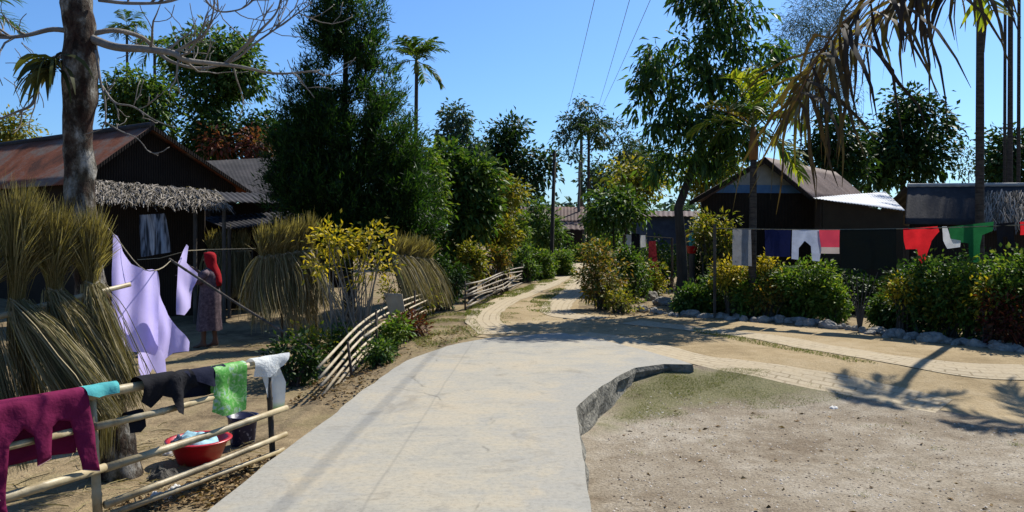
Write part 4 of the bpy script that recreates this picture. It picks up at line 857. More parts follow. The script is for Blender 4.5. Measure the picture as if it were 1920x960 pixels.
# ------------------------------------------------------------------ the woman
wp = G(393, 652); t_w = None
def person():
    J = {}; E = []; VS = []; RD = []
    def v(n_, p, r): J[n_] = len(VS); VS.append(p); RD.append(r)
    def e(*names):
        for a, b in zip(names, names[1:]): E.append((J[a], J[b]))
    # facing -x ; y across the body
    v('pel', (0, 0, .86), .125); v('waist', (.0, 0, 1.0), .105); v('chest', (.01, 0, 1.17), .12); v('neck0', (.01, 0, 1.29), .055); v('neck', (-.005, 0, 1.35), .045)
    v('jaw', (-.02, 0, 1.405), .06); v('head', (-.012, 0, 1.465), .085); v('crown', (-.008, 0, 1.525), .062); v('nose', (-.112, 0, 1.445), .012)
    e('pel', 'waist', 'chest', 'neck0', 'neck', 'jaw', 'head', 'crown'); e('head', 'nose')
    for s, sy in (('l', -1), ('r', 1)):
        v('sh'+s, (.0, sy*.145, 1.25), .05); e('chest', 'sh'+s)
        hand = ((-.42, sy*.10, 1.16) if s == 'l' else (-.34, sy*.16, 1.30)); el = ((-.17, sy*.2, 1.06) if s == 'l' else (-.14, sy*.24, 1.15))
        v('el'+s, el, .036); v('wr'+s, hand, .024); e('sh'+s, 'el'+s, 'wr'+s)
        d = (Vector(hand)-Vector(el)).normalized(); pm = Vector(hand)+d*.045; v('pm'+s, tuple(pm), .026); e('wr'+s, 'pm'+s)
        for k_, (o_, L_) in enumerate(((-.024, .055), (-.008, .068), (.008, .065), (.022, .05))):
            q = pm+d*.035+Vector((0, o_*.9, .006)); q2 = q+d*L_*.5+Vector((0, o_*.3, -.006)); q3 = q2+d*L_*.4+Vector((0, 0, -.018))
            v(f'f{s}{k_}a', tuple(q), .0085); v(f'f{s}{k_}b', tuple(q2), .0078); v(f'f{s}{k_}c', tuple(q3), .006); e('pm'+s, f'f{s}{k_}a', f'f{s}{k_}b', f'f{s}{k_}c')
        q = Vector(hand)+d*.02+Vector((0, -sy*.03, .012)); v('t'+s, tuple(q), .01); v('tt'+s, tuple(q+d*.035+Vector((0, -sy*.012, .0))), .008); e('wr'+s, 't'+s, 'tt'+s)
        fx = -.07 if s == 'l' else .07
        v('hip'+s, (0, sy*.085, .8), .095); v('kn'+s, (fx*.6-.02, sy*.085, .46), .055); v('an'+s, (fx, sy*.08, .085), .034); v('hl'+s, (fx+.035, sy*.08, .03), .03); v('bl'+s, (fx-.1, sy*.085, .028), .03); v('to'+s, (fx-.17, sy*.088, .02), .02)
        e('pel', 'hip'+s, 'kn'+s, 'an'+s, 'bl'+s, 'to'+s); e('an'+s, 'hl'+s)
    me = bpy.data.meshes.new('person'); me.from_pydata(VS, E, [])
    o = bpy.data.objects.new('person', me); C.objects.link(o); o.location = wp; LOC[o.name] = Vector(wp)
    m_ = o.modifiers.new('skin', 'SKIN'); m_.use_smooth_shade = True
    sv = me.skin_vertices[0].data
    for k_, r in enumerate(RD): sv[k_].radius = (r, r); sv[k_].use_root = (k_ == 0)
    sub = o.modifiers.new('sub', 'SUBSURF'); sub.levels = 2; sub.render_levels = 2
    me.materials.append(M('brown_skin', (.16, .08, .05), 5, .55, .05)); return o
wo = person(); tag(wo, 'woman in long mauve dress and red headscarf facing the hanging cloth', 'person')
def loft(rings, cap=True):
    mb = MB(); n = len(rings[0]); mb.add([p for r in rings for p in r], [(i*n+k, i*n+(k+1) % n, (i+1)*n+(k+1) % n, (i+1)*n+k) for i in range(len(rings)-1) for k in range(n)]); return mb
m_dress = M('mauve_printed_dress', [(.35, (.075, .052, .066)), (.55, (.15, .105, .125)), (.7, (.24, .175, .19))], 24, .9, .3, trans=.1)
rings = []
for z, rx, ry, cx in ((.30, .2, .235, .0), (.34, .198, .23, 0), (.5, .185, .21, 0), (.7, .175, .2, .005), (.86, .17, .19, .01), (.98, .15, .17, .005), (1.08, .155, .175, .0), (1.18, .155, .185, .005), (1.25, .12, .175, .008), (1.29, .085, .12, .008), (1.315, .065, .075, .005)):
    rings.append([(wp.x+cx+math.cos(a)*rx*(1+.05*math.sin(a*9+z*3)*max(0, 1-z)), wp.y+math.sin(a)*ry*(1+.05*math.sin(a*9+z*3)*max(0, 1-z)), wp.z+z+.01*math.sin(a*4)*(z < .32)) for a in np.linspace(0, 2*PI, 48, endpoint=False)])
mb = loft(rings)
for sy, el in ((-1, (-.13, -.19, 1.08)), (1, (-.105, .225, 1.165))): mb.tube([wp+Vector((.0, sy*.12, 1.235)), wp+Vector((-.02, sy*.165, 1.215)), wp+Vector(el)], [.075, .078, .068], 14)
o = mb.build('dress', m_dress, None, True); 
o.data.transform(__import__('mathutils').Matrix.Translation(-wp)); o.parent = wo; LOC[o.name] = Vector(wp)
m_scarf = CM('red_scarf', (.3, .01, .016), .12)
rings = []
for z, rx, ry, cx in ((1.02, .035, .075, .155), (1.1, .05, .09, .145), (1.2, .06, .1, .12), (1.28, .072, .1, .085), (1.34, .085, .1, .045), (1.40, .095, .1, .018), (1.46, .104, .104, .006), (1.52, .1, .1, .002), (1.565, .07, .07, .004), (1.58, .02, .02, .005)):
    rings.append([(cx+math.cos(a)*rx*(1+.05*math.sin(a*5+z*20)), math.sin(a)*ry, z+.045*max(0, -math.cos(a))*(1.36 < z < 1.55)) for a in np.linspace(0, 2*PI, 32, endpoint=False)])
mb = loft(rings)
mb.f = [f_ for f_ in mb.f if not (sum(mb.v[i][0] for i in f_)/4 < -.062 and sum(mb.v[i][2] for i in f_)/4 < 1.535)]
o = mb.build('headscarf', m_scarf, None, True); o.parent = wo; s = o.modifiers.new('thickness', 'SOLIDIFY'); s.thickness = .008
for sy in (-1, 1):
    e_ = lathe([(.001, -.008), (.007, -.005), (.009, 0), (.007, .005), (.001, .008)], 10, (-.093, sy*.03, 1.468)); o = e_.build('eye', M('eye', (.03, .02, .015), 3, .2), None, True); o.parent = wo

# ------------------------------------------------------------------ houses
def rust_mat(name, a, b, c, scale=1.2):
    m, nt, out = newmat(name); v = coord(nt, 'Object'); n1 = noise_(nt, v, scale, 6, .65, .6); r = ramp(nt, [(.36, a), (.5, b), (.64, c)]); nt.links.new(n1, r.inputs[0])
    n2 = noise_(nt, v, 14, 4, .7); fr = ramp(nt, [(.3, (.6,)*3), (.7, (1.25,)*3)]); nt.links.new(n2, fr.inputs[0]); finish(nt, out, mixc(nt, .6, r.outputs[0], fr.outputs[0], 'MULTIPLY'), .75, n2, .2, .02, .2); return m
m_rust = rust_mat('rusty_tin', (.12, .05, .03), (.27, .09, .045), (.22, .17, .14), .9)
m_brown_tin = rust_mat('brown_tin', (.12, .072, .058), (.19, .125, .105), (.25, .185, .16), 1.0)
m_grey_tin = rust_mat('dark_grey_tin', (.022, .021, .024), (.036, .034, .037), (.055, .05, .053), 1.2)
m_pale_tin = rust_mat('pale_tin', (.5, .52, .54), (.62, .64, .66), (.7, .72, .74), 1.5)
def plank_mat(name, a, b, sc=9):
    m, nt, out = newmat(name); v = coord(nt, 'Object'); wv = N(nt, 'TexWave', Scale=sc, Distortion=1.5, Detail=3); nt.links.new(v, wv.inputs[0]); n1 = noise_(nt, v, 3, 6, .7)
    r = ramp(nt, [(.25, a), (.8, b)]); nt.links.new(math_(nt, 'ADD', math_(nt, 'MULTIPLY', wv.outputs['Fac'], .4), math_(nt, 'MULTIPLY', n1, .6)), r.inputs[0]); finish(nt, out, r.outputs[0], .95, wv.outputs['Fac'], .5, .02, .1); return m
m_wall = plank_mat('dark_bamboo_wall', (.018, .013, .010), (.05, .036, .026)); m_wall2 = plank_mat('dark_timber_wall', (.018, .014, .012), (.06, .042, .03))  # near-black brown wave and noise tones over the whole wall
m_thatch = LM('grey_thatch', [(.08, .07, .055), (.16, .14, .115), (.24, .21, .175), (.3, .27, .235)], .1, .9, .1); m_thatch_base = M('thatch_base', (.07, .06, .05), 12)
def corr(a, b, c, d, period=.09, amp=.014, rows=6):
    """corrugated sheet a,b along the ridge; d,c along the eave"""
    a, b, c, d = map(Vector, (a, b, c, d)); L = (b-a).length; k = max(8, int(L/period)*5); nr = (b-a).cross(d-a).normalized(); nr = nr if nr.z > 0 else -nr; vs = []
    for j in range(rows+1):
        for i in range(k+1):
            u_, v_ = i/k, j/rows; p = a.lerp(b, u_).lerp(d.lerp(c, u_), v_); vs.append(tuple(p+nr*(amp*math.sin(2*PI*u_*L/period)+.012*noise.noise((p.x*1.5, p.y*1.5, p.z)))))
    i = (np.arange(rows)[:, None]*(k+1)+np.arange(k)[None, :]).reshape(-1, 1)
    return npmesh(vs, i+np.array([[0, 1, k+2, k+1]]))
def roof(parent, a, b, c, d, mat, name='roof', **kw):
    o = link(name, corr(a, b, c, d, **kw), mat, parent, True); s = o.modifiers.new('thickness', 'SOLIDIFY'); s.thickness = .006; return o
def slabquad(mb, q, th):
    """thick wall through four points"""
    q = [Vector(p) for p in q]; n = (q[1]-q[0]).cross(q[-1]-q[0]).normalized()*th; m_ = len(q); mb.add(q+[p+n for p in q], [tuple(range(m_)), tuple(range(2*m_-1, m_-1, -1))]+[(i, (i+1) % m_, (i+1) % m_+m_, i+m_) for i in range(m_)]); return mb
def thatch(parent, a, b, c, d, n, L=.5, w=.02, name='thatch', lift=.05, base=True):
    a, b, c, d = map(Vector, (a, b, c, d)); dn = ((d-a)+(c-b)).normalized(); al = (b-a).normalized(); nr = al.cross(dn).normalized(); nr = nr if nr.z > 0 else -nr
    P = []; 
    for _ in range(n):
        u_, v_ = random.random(), random.random()**.8; p = a.lerp(b, u_).lerp(d.lerp(c, u_), v_)+nr*random.uniform(.01, lift); l = L*random.uniform(.5, 1.2); dr = (dn+al*random.gauss(0, .22)+nr*random.gauss(.05, .08)).normalized()
        P.append([tuple(p), tuple(p+dr*l*.5+nr*.01), tuple(p+dr*l+nr*random.uniform(-.05, .01))])
    o = link(name, ribbons(np.array(P), np.array([[1, .9, .4]])*w*RNG.uniform(.5, 1.5, (n, 1)), np.tile(np.array(al), (n, 1))+RNG.normal(size=(n, 3))*.4), m_thatch, parent)
    mb = MB(); slabquad(mb, (a, b, c, d), .03); mb.build('thatch_backing', m_thatch_base, o); return o
def V2(p, z): return Vector((p[0], p[1], z))
# left house
u2 = Vector((.574, .819)); v2 = Vector((-.819, .574)); Mx = Vector((-8.7, 19.0)); zr = 4.03
Rr, Ll = Mx+u2*2.78, Mx-u2*1.85; ze = 2.57; LH = 11.0; gl = -.05
t = thing('village_house', 'dark gabled house with rusty tin roof at the left', 'house', V2(Mx, gl))
ov = 0.35
roof(t, V2(Mx-v2*ov, zr), V2(Mx+v2*LH, zr), V2(Ll+v2*LH, ze), V2(Ll-v2*ov, ze), m_rust, period=.1)
roof(t, V2(Mx-v2*ov, zr), V2(Mx+v2*LH, zr), V2(Rr+v2*LH, ze), V2(Rr-v2*ov, ze), m_rust, period=.1)
mb = MB(); mb.tube([V2(Mx-v2*ov, zr+.02), V2(Mx+v2*LH, zr+.02)], .07, 8); mb.build('ridge_cap', m_grey_tin, t)
i1, i2 = Ll+u2*.3, Rr-u2*.3
mb = MB(); slabquad(mb, (V2(i1, gl-.3), V2(i2, gl-.3), V2(i2, ze+.12), V2(Mx, zr-.1), V2(i1, ze+.18)), .08); mb.build('gable_wall', m_wall, t)
mb = MB(); slabquad(mb, (V2(i1+v2*.1, gl-.3), V2(i1+v2*(LH-.3), gl-.3), V2(i1+v2*(LH-.3), ze+.15), V2(i1+v2*.1, ze+.15)), .08); mb.build('side_wall', m_wall, t)
mb = MB(); slabquad(mb, (V2(i2+v2*.1, gl-.3), V2(i2+v2*(LH-.3), gl-.3), V2(i2+v2*(LH-.3), ze+.1), V2(i2+v2*.1, ze+.1)), .08); mb.build('side_wall', m_wall, t)
for q in (Ll, Rr): mb = MB(); slabquad(mb, (V2(q-v2*(ov+.01), ze-.09), V2(q-v2*(ov+.01), ze+.0), V2(Mx-v2*(ov+.01), zr+.0), V2(Mx-v2*(ov+.01), zr-.1)), .03); mb.build('barge_board', m_wall2, t)
# porch in front of the gable: thatch canopy, tin canopies
p_ = thing('thatch_porch', 'shaggy grey thatched porch along the front of the dark gable', 'porch', xg(300, 16.2))
A, B, Cc, Dd = at(150, 336, 17.2), at(400, 357, 17.6), at(428, 388, 16.4), at(150, 372, 15.9)
thatch(p_, A, B, Cc, Dd, 2600, .5, .022)
mb = MB(); mb.bamboo([at(140, 372, 15.9), at(435, 392, 16.35)], .03); mb.build('eave_pole', m_bark, p_)
for a, Y in ((193, 15.95), (366, 16.2), (420, 16.3)): mb = MB(); q = xg(a, Y); mb.tube([q-Vector((0, 0, .1)), Vector((q.x, q.y, at(a, 385, Y).z))], .04, 8); mb.build('post', m_bark, p_)
mb = MB(); slabquad(mb, (xg(150, 16.9), xg(385, 17.3), at(385, 372, 17.3), at(150, 365, 16.9)), .06); mb.build('wall', m_wall, p_)
def curtain_mat():
    m, nt, out = newmat('streaked_curtain'); v = coord(nt, 'Object', (1, 1, .12)); n1 = noise_(nt, v, 11, 3, .6, .5); r = ramp(nt, [(.42, (.04, .045, .055)), (.56, (.35, .37, .42)), (.66, (.6, .62, .66))]); nt.links.new(n1, r.inputs[0]); finish(nt, out, r.outputs[0], .9, None, trans=.1); return m
o = cloth('window_cloth', poly([(262, 403), (310, 400), (323, 472), (266, 482)], 16.1), flag(16.1, .04, 20, 3), curtain_mat(), origin=at(290, 403, 16.1)); tag(o, 'grey and white streaked cloth hanging under the thatched porch', 'cloth')
p_ = thing('tin_awning', 'dark grey tin awning just under the right eave of the gabled house', 'awning', xg(470, 17.5))
roof(p_, at(392, 360, 19.2), at(490, 362, 19.6), at(525, 382, 18.2), at(410, 378, 17.6), m_grey_tin, period=.12); mb = MB(); slabquad(mb, (xg(395, 18.9), xg(515, 19.4), at(515, 385, 19.4), at(395, 380, 18.9)), .06); mb.build('wall', m_wall, p_)
p_ = thing('tin_awning', 'lower broad dark grey tin awning behind the broom grass', 'awning', xg(470, 16.8))
roof(p_, at(372, 408, 18.2), at(560, 396, 18.8), at(575, 415, 17.4), at(425, 430, 16.8), m_grey_tin, period=.12)
for a, Y in ((430, 16.85), (565, 17.4)): mb = MB(); q = xg(a, Y); mb.tube([q-Vector((0, 0, .1)), Vector((q.x, q.y, at(a, 426, Y).z))], .04, 8); mb.build('post', m_bark, p_)
mb = MB(); slabquad(mb, (xg(378, 17.9), xg(556, 18.5), at(556, 400, 18.5), at(378, 412, 17.9)), .06); mb.build('wall', m_wall, p_)
p_ = thing('village_house', 'house with plain dark grey roof half hidden by the conifer', 'house', xg(480, 23))
a, b_, c_, d_ = at(375, 302, 25), at(640, 290, 26), at(640, 368, 22.5), at(420, 372, 22)
roof(p_, a, b_, c_, d_, m_grey_tin, period=.12, amp=.0025)
roof(p_, a, b_, b_+Vector((.3, 3.4, -1.3)), a+Vector((.3, 3.4, -1.3)), m_grey_tin, period=.14)
mb = MB(); slabquad(mb, (Vector((d_.x+.3, d_.y+.4, -.4)), Vector((c_.x, c_.y+.4, -.4)), Vector((c_.x, c_.y+.4, c_.z+.12)), Vector((d_.x+.3, d_.y+.4, d_.z+.12))), .08); mb.build('wall', m_wall, p_)
# right house
t = thing('village_house', 'house with brown tin roof and blue banded pale gable on the right', 'house', xg(1430, 19))
ap = at(1443, 297, 19.0); eL = at(1305, 378, 18.6); eR = at(1533, 372, 18.9); bk = Vector((3.4, 4.6, 0))
roof(t, ap-bk*.06, ap+bk, eR+bk, eR-bk*.06, m_brown_tin, period=.13); roof(t, ap-bk*.06, ap+bk, eL+bk, eL-bk*.06, m_brown_tin, period=.13)
m_pale = M('weathered_pale_boards', [(.3, (.3, .31, .3)), (.7, (.46, .46, .44))], 4); m_bluep = M('faded_blue_paint', [(.3, (.08, .18, .36)), (.7, (.13, .26, .46))], 4)
def on(f, z): return Vector((eL.x+(eR.x-eL.x)*f, eL.y+(eR.y-eL.y)*f+.25, z))
zb0, zb1 = at(0, 362, 19).z, at(0, 347, 19).z; zt = ap.z-.06; fa = (ap.x-eL.x)/(eR.x-eL.x)
def gx(z, side): s_ = (ap.z-z)/(ap.z-(eL.z if side == 0 else eR.z)); return fa-s_*fa if side == 0 else fa+s_*(1-fa)
mb = MB(); slabquad(mb, (on(gx(zb1, 0)+.02, zb1), on(gx(zb1, 1)-.02, zb1), on(fa, zt)), .05); mb.build('gable_panel', m_pale, t)
mb = MB(); slabquad(mb, (on(gx(zb0, 0)+.03, zb0), on(gx(zb0, 1)-.01, zb0), on(gx(zb1, 1)-.01, zb1-.002), on(gx(zb1, 0)+.03, zb1-.002)), .07); mb.build('blue_band', m_bluep, t)
mb = MB(); slabquad(mb, (on(.06, -.3), on(1.0, -.3), on(1.0, zb0-.002), on(.06, zb0-.002)), .05); mb.build('front_wall', m_wall2, t)
q0 = on(1.0, 0); mb = MB(); slabquad(mb, (Vector((q0.x, q0.y+.1, -.3)), Vector((q0.x+bk.x, q0.y+bk.y, -.3)), Vector((q0.x+bk.x, q0.y+bk.y, eR.z)), Vector((q0.x, q0.y+.1, eR.z))), .06); mb.build('side_wall', m_wall2, t)
mb = MB(); mb.box(on(.42, 1.0)+Vector((0, -.03, .1)), (.9, .05, 1.9)); mb.build('door', m_wall, t)
for s_ in (0, 1):
    e_ = eL if s_ == 0 else eR; mb = MB(); slabquad(mb, (ap-bk*.065+Vector((0, 0, -.13)), ap-bk*.065, e_-bk*.065, e_-bk*.065+Vector((0, 0, -.1))), .03); mb.build('barge_board', m_wall, t)
p_ = thing('shed_extension', 'low lean-to with bright pale tin roof beside the brown roof', 'shed', xg(1620, 17.6))
r0, r1, r2, r3 = at(1524, 371, 19.0), at(1660, 360, 20.5), at(1697, 396, 16.9), at(1565, 381, 16.7)
roof(p_, r0, r1, at(1697, 395, 17.0), at(1530, 373, 16.6), m_pale_tin, period=.1, amp=.006)
mb = MB(); slabquad(mb, (xg(1540, 16.8), xg(1690, 17.2), at(1690, 398, 17.2), at(1540, 378, 16.8)), .06); mb.build('wall', plank_mat('woven_bamboo_wall', (.035, .024, .015), (.085, .06, .036), 14), p_)
p_ = thing('thatched_hut', 'dark low hut with loose thatch at the right edge', 'hut', xg(1800, 17))
A, B, Cc, Dd = at(1702, 348, 18.4), at(1990, 346, 18.4), at(1990, 425, 17.6), at(1696, 420, 17.6)
roof(p_, A, B, Cc, Dd, m_grey_tin, period=.2, amp=.003)
roof(p_, A, B, B+Vector((0, 2.4, -.9)), A+Vector((0, 2.4, -.9)), m_grey_tin, period=.2)
thatch(p_, at(1846, 360, 18.1), at(1990, 358, 18.1), at(1990, 418, 17.4), at(1842, 415, 17.4), 1500, .4, .022, lift=.1)
mb = MB(); mb.tube([A, B], .05, 8); mb.build('ridge_pole', m_pale, p_)
mb = MB(); slabquad(mb, (xg(1705, 17.8), xg(1990, 17.8), at(1990, 422, 17.8), at(1705, 416, 17.8)), .06); mb.build('wall', m_wall2, p_)
# far houses
def far_house(label, pl, pr, Y, yr, ye, mat, wall, depth=3.0):
    a, b = at(pl, yr, Y+depth), at(pr, yr, Y+depth); d, c = at(pl, ye, Y), at(pr, ye, Y); t = thing('village_house', label, 'house', xg((pl+pr)/2, Y+.3))
    roof(t, a, b, c, d, mat, period=.2, amp=.012); roof(t, a, b, b+Vector((0, depth, d.z-a.z)), a+Vector((0, depth, d.z-a.z)), mat, period=.25, amp=.03)
    mb = MB(); slabquad(mb, (Vector((d.x+.2, Y+.3, -.3)), Vector((c.x-.2, Y+.3, -.3)), Vector((c.x-.2, Y+.3, c.z)), Vector((d.x+.2, Y+.3, d.z))), .08)
    for x in (d.x+.2, c.x-.2): mb.add([(x, Y+.4, -.3), (x, Y+2*depth-.3, -.3), (x, Y+2*depth-.3, d.z), (x, Y+depth, a.z-.1), (x, Y+.4, d.z+.05)], [(0, 1, 2, 3, 4)])
    mb.build('wall', wall, t)
    mb = MB(); mb.box(((d.x*.4+c.x*.6), Y+.27, .9), (.9, .06, 1.9)); mb.build('door', m_wall, t); return t
m_bluedk = M('dark_faded_blue_wall', [(.3, (.02, .035, .06)), (.7, (.045, .07, .11))], 4); m_dkbrown = rust_mat('dark_brown_tin', (.05, .026, .02), (.085, .042, .032), (.11, .06, .046), 1.0)
far_house('far house with brown tin roof where the road bends', 955, 1102, 44, 388, 416, m_dkbrown, m_wall2)
t = far_house('far house with faded blue wall behind the mango trunk', 1205, 1312, 29, 396, 406, m_dkbrown, m_bluedk, 2.2)
p_ = thing('tin_awning', 'small brown awning on poles beside the far brown roofed house', 'awning', xg(1078, 41)); roof(p_, at(1052, 416, 42.5), at(1092, 416, 42.5), at(1096, 432, 40.5), at(1050, 430, 40.5), m_dkbrown, period=.25, amp=.02)
for a in (1053, 1094): q = xg(a, 40.6); mb = MB(); mb.tube([q-Vector((0, 0, .1)), Vector((q.x, q.y, at(0, 430, 40.6).z))], .06, 6); mb.build('post', m_bark, p_)

# ------------------------------------------------------------------ poles and wires
q = G(1033, 521); t = thing('utility_pole', 'thin dark wooden pole beside the far bend of the road', 'pole', q)
mb = MB(); tq = at(1040, 283, q.y); mb.tube([q-Vector((0, 0, .3)), q, tq], [.085, .075, .055], 10); mb.build('shaft', m_bark_dark, t, True); mb = MB(); mb.box(tq-Vector((0, 0, .15)), (.3, .06, .06)); mb.build('crossarm', m_bark_dark, t)
q = Vector((5.0, 58, -.05)); t = thing('utility_pole', 'distant power line pole behind the tall sparse tree', 'pole', q); mb = MB(); mb.tube([q, q+Vector((0, 0, 9.9))], [.14, .1], 10); mb.build('shaft', m_bark, t, True); mb = MB(); mb.box(q+Vector((0, 0, 9.6)), (2.5, .1, .1)); mb.build('crossarm', m_bark, t)
m_wire = M('dull_wire', (.25, .27, .3), 5, .6)
for k_, (xf, xn, lb) in enumerate(((3.9, 1.25, 'leftmost of the three overhead wires against the blue sky'), (6.0, 1.2, 'middle one of the three overhead wires'), (6.15, 2.6, 'rightmost of the three overhead wires'))):
    mb = MB(); a, b_ = Vector((xf, 58, 9.7)), Vector((xn, -14, 9.9)); mb.tube([a.lerp(b_, f_)+Vector((0, 0, -.55*math.sin(PI*f_))) for f_ in np.linspace(0, 1, 30)], .011, 5); o = mb.build('overhead_wire', m_wire, None, False, a); tag(o, lb, 'wire', 'overhead wires')

# ------------------------------------------------------------------ leaning fences
def railfence(name, label, rails, posts, r, mat):
    b = Vector(posts[0][0]); b.z = gz(b.x, b.y); t = thing(name, label, 'fence', b)
    for pts in rails: mb = MB(); mb.bamboo(smooth_pts(pts, 4), r, .4, 8, .75); mb.build('rail', mat, t, True)
    for a, c in posts: a = Vector(a); mb = MB(); mb.bamboo([Vector((a.x, a.y, gz(a.x, a.y)-.1)), Vector(c)], r*1.1, .3); mb.build('post', m_bark, t, True)
    return t
m_tanb = M('weathered_tan_bamboo', [(.3, (.3, .23, .13)), (.5, (.52, .43, .29)), (.7, (.66, .57, .42))], 4, .7, .2)
rl = []
base = [(600, 690, 8.9), (635, 652, 9.6), (672, 614, 10.5), (712, 586, 11.7), (755, 566, 13.2), (792, 552, 14.8)]
for k_, (dz, n0, n1) in enumerate(((0, 0, 6), (.11, 0, 6), (.21, 0, 5), (.31, 0, 6), (.40, 0, 6), (.45, 0, 4), (.16, 2, 6))):
    rl.append([at(a-4+k_*2, b_, Y)+Vector((0, .02*k_, -dz*(1-.25*i/5)+random.uniform(-.012, .012))) for i, (a, b_, Y) in enumerate(base)][n0:n1])
railfence('bamboo_fence', 'low curved bamboo rail fence beside the concrete road', rl, [((at(652, 0, 9.8).x+.05, 9.85, 0), at(652, 640, 9.85)), ((at(705, 0, 11.2).x, 11.3, 0), at(705, 580, 11.3)), ((at(775, 0, 13.9).x, 14.0, 0), at(778, 545, 14.0))], .018, m_tanb)
o = cloth('sack_piece', [(-.16, 0), (.12, .02), (.17, .28), (-.05, .34)], lambda u_, v_: at(740, 548, 12.15)+Vector((u_, -.06-.12*v_+.02*math.sin(u_*20), -v_)), CM('tan_sacking', (.36, .3, .22), .1), origin=at(740, 560, 12.1), step=.04, thick=.01); tag(o, 'tan sack flap hung on the curved bamboo fence', 'sack')
m_paleb = M('bleached_bamboo', [(.3, (.2, .165, .12)), (.5, (.36, .31, .24)), (.7, (.52, .47, .38))], 4, .7, .2)
rl = []
base = [(872, 582, 16.3), (905, 566, 17.3), (940, 545, 19.6), (966, 528, 22.5), (978, 517, 24.5)]
for k_, h in enumerate((.06, .15, .24, .33, .42, .5)): rl.append([Vector((xg(a, Y).x+random.uniform(-.06, .06), Y, xg(a, Y).z+h+(.1*math.sin(i*.9))+random.uniform(-.04, .04))) for i, (a, b_, Y) in enumerate(base)])
railfence('bamboo_fence', 'bleached bamboo railing along the far dirt road', rl, [((xg(a, Y).x, Y+.04, 0), (xg(a, Y).x, Y+.04, gz(xg(a, Y).x, Y)+.6)) for a, b_, Y in base[::2]], .018, m_paleb)

# ------------------------------------------------------------------ roadside plants on the left
b = xg(655, 11.3); t = thing('croton_shrub', 'tall yellow leaved shrub with bare grey stems behind the curved fence', 'shrub', b)
cl, u = crown_pts(lobes_px([(620, 445, 34, 26, 11.2, .3), (655, 460, 36, 26, 11.3, .3), (692, 450, 30, 30, 11.4, .3), (720, 440, 20, 22, 11.4, .25), (625, 500, 46, 30, 11.3, .35), (705, 505, 40, 36, 11.4, .35), (660, 540, 60, 40, 11.3, .35)]), 80, (.2, 1)); mb = MB()
for q in cl[:48]:
    s = b+Vector((random.uniform(-.3, .3), random.uniform(-.25, .25), -.05)); e_ = Vector(q); mb.tube([s, s.lerp(e_, .5)+Vector((random.uniform(-.08, .08), 0, .1)), e_], [.013, .009, .004], 5, cap=False)
mb.build('stems', m_bark_pale, t); sel_ = cl[:, 2]+RNG.normal(size=len(cl))*.14 > 1.0; link('leaves', clump_leaves(cl[sel_], u[sel_], 19, .15, .095, .04, -.1, .4), m_yellow, t)
shrub('garden_plant', 'small yellow plant low beside the tan broom grass', 585, 625, 10.8, 55, 85, m_ygreen, 26, 14, .1, .04, cat='plant')
shrub('garden_plant', 'dark leafy plant at the near end of the curved fence', 550, 715, 10.0, 90, 90, m_dark, 46, 20, .09, .04, cat='plant', low=.05)
shrub('garden_plant', 'green plant growing through the curved bamboo rails', 640, 660, 11.2, 70, 75, m_mid, 50, 20, .08, .035, cat='plant', low=.0)
shrub('garden_plant', 'bright green plant below the tan sack flap', 735, 650, 11.6, 60, 62, m_bright, 46, 18, .08, .035, cat='plant', low=.15)
shrub('garden_plant', 'dark plant with reddish leaves beside the concrete road', 765, 650, 12.4, 55, 45, m_redleaf, 60, 20, .075, .03, cat='plant', low=.0)
shrub('garden_plant', 'low green plant between the fence and concrete road edge', 705, 690, 10.3, 45, 40, m_mid, 46, 18, .07, .03, cat='plant', low=0)
shrub('garden_plant', 'olive bush under the conifer beyond the curved fence', 770, 600, 15.2, 110, 95, m_ygreen, 50, 20, .09, .035, low=.1, cat='shrub')
shrub('garden_plant', 'dark shrub where the curved fence ends', 830, 600, 16.6, 90, 110, m_dark, 60, 24, .11, .05, low=0, cat='shrub')
# box hedges by the far road
for lb, a, Y, wpx, hpx in (('clipped light green hedge beside the dark pole', 1045, 28.5, 48, 42), ('longer clipped green hedge before the far houses', 1098, 40, 62, 30), ('dark green clipped bush left of the pole foot', 1005, 26.5, 60, 48)):
    b = xg(a, Y); hx, hz = wpx/2/F*Y, hpx/F*Y; t = thing('clipped_hedge', lb, 'hedge', b); n = 190; pts = np.array(b)+np.stack([RNG.uniform(-1, 1, n)*hx, RNG.uniform(-.6, .6, n)*hx, RNG.uniform(.05, 1, n)*hz], 1)
    link('leaves', clump_leaves(pts, nz(RNG.normal(size=(n, 3))), 24, .16, .1, .06, 0, .4), m_bright, t); mb = MB()
    for q in pts[:40]: mb.tube([(q[0], q[1], b.z-.05), tuple(q)], [.015, .008], 5)
    mb.build('stems', m_bark_dark, t)

# ------------------------------------------------------------------ right side garden
shrub('croton_shrub', 'orange and yellow croton bush at the road bend', 1130, 590, 16.6, 90, 120, m_orange, 110, 22, .1, .04, low=.02)
shrub('garden_shrub', 'green shrub right of the orange croton bush', 1185, 560, 18.4, 80, 95, m_mid, 80, 22, .1, .05, low=.05)
shrub('garden_shrub', 'yellow green low plant at the foot of the croton bush', 1160, 595, 15.9, 70, 40, m_ygreen, 40, 18, .08, .035, low=0)
shrub('garden_shrub', 'leafy shrub hiding the foot of the dark blue hut', 1245, 540, 23, 110, 95, m_mid, 80, 22, .13, .06, low=0)
shrub('garden_shrub', 'pale green shrub between the mango trunk and the dark blue hut', 1215, 560, 20, 70, 70, m_ygreen, 60, 22, .12, .05, low=0)
shrub('garden_shrub', 'green shrub behind the mango trunk', 1320, 560, 18, 90, 105, m_mid, 70, 22, .12, .055, low=.1)
shrub('garden_shrub', 'tall thin shrub under the small blue banded house eave', 1335, 560, 17.4, 80, 175, m_ygreen, 60, 18, .13, .05, low=.5)
shrub('hedge_shrub', 'yellow topped croton in the hedge left of the young areca palm', 1372, 590, 13.6, 75, 125, m_yellow, 60, 20, .09, .035, low=.45)
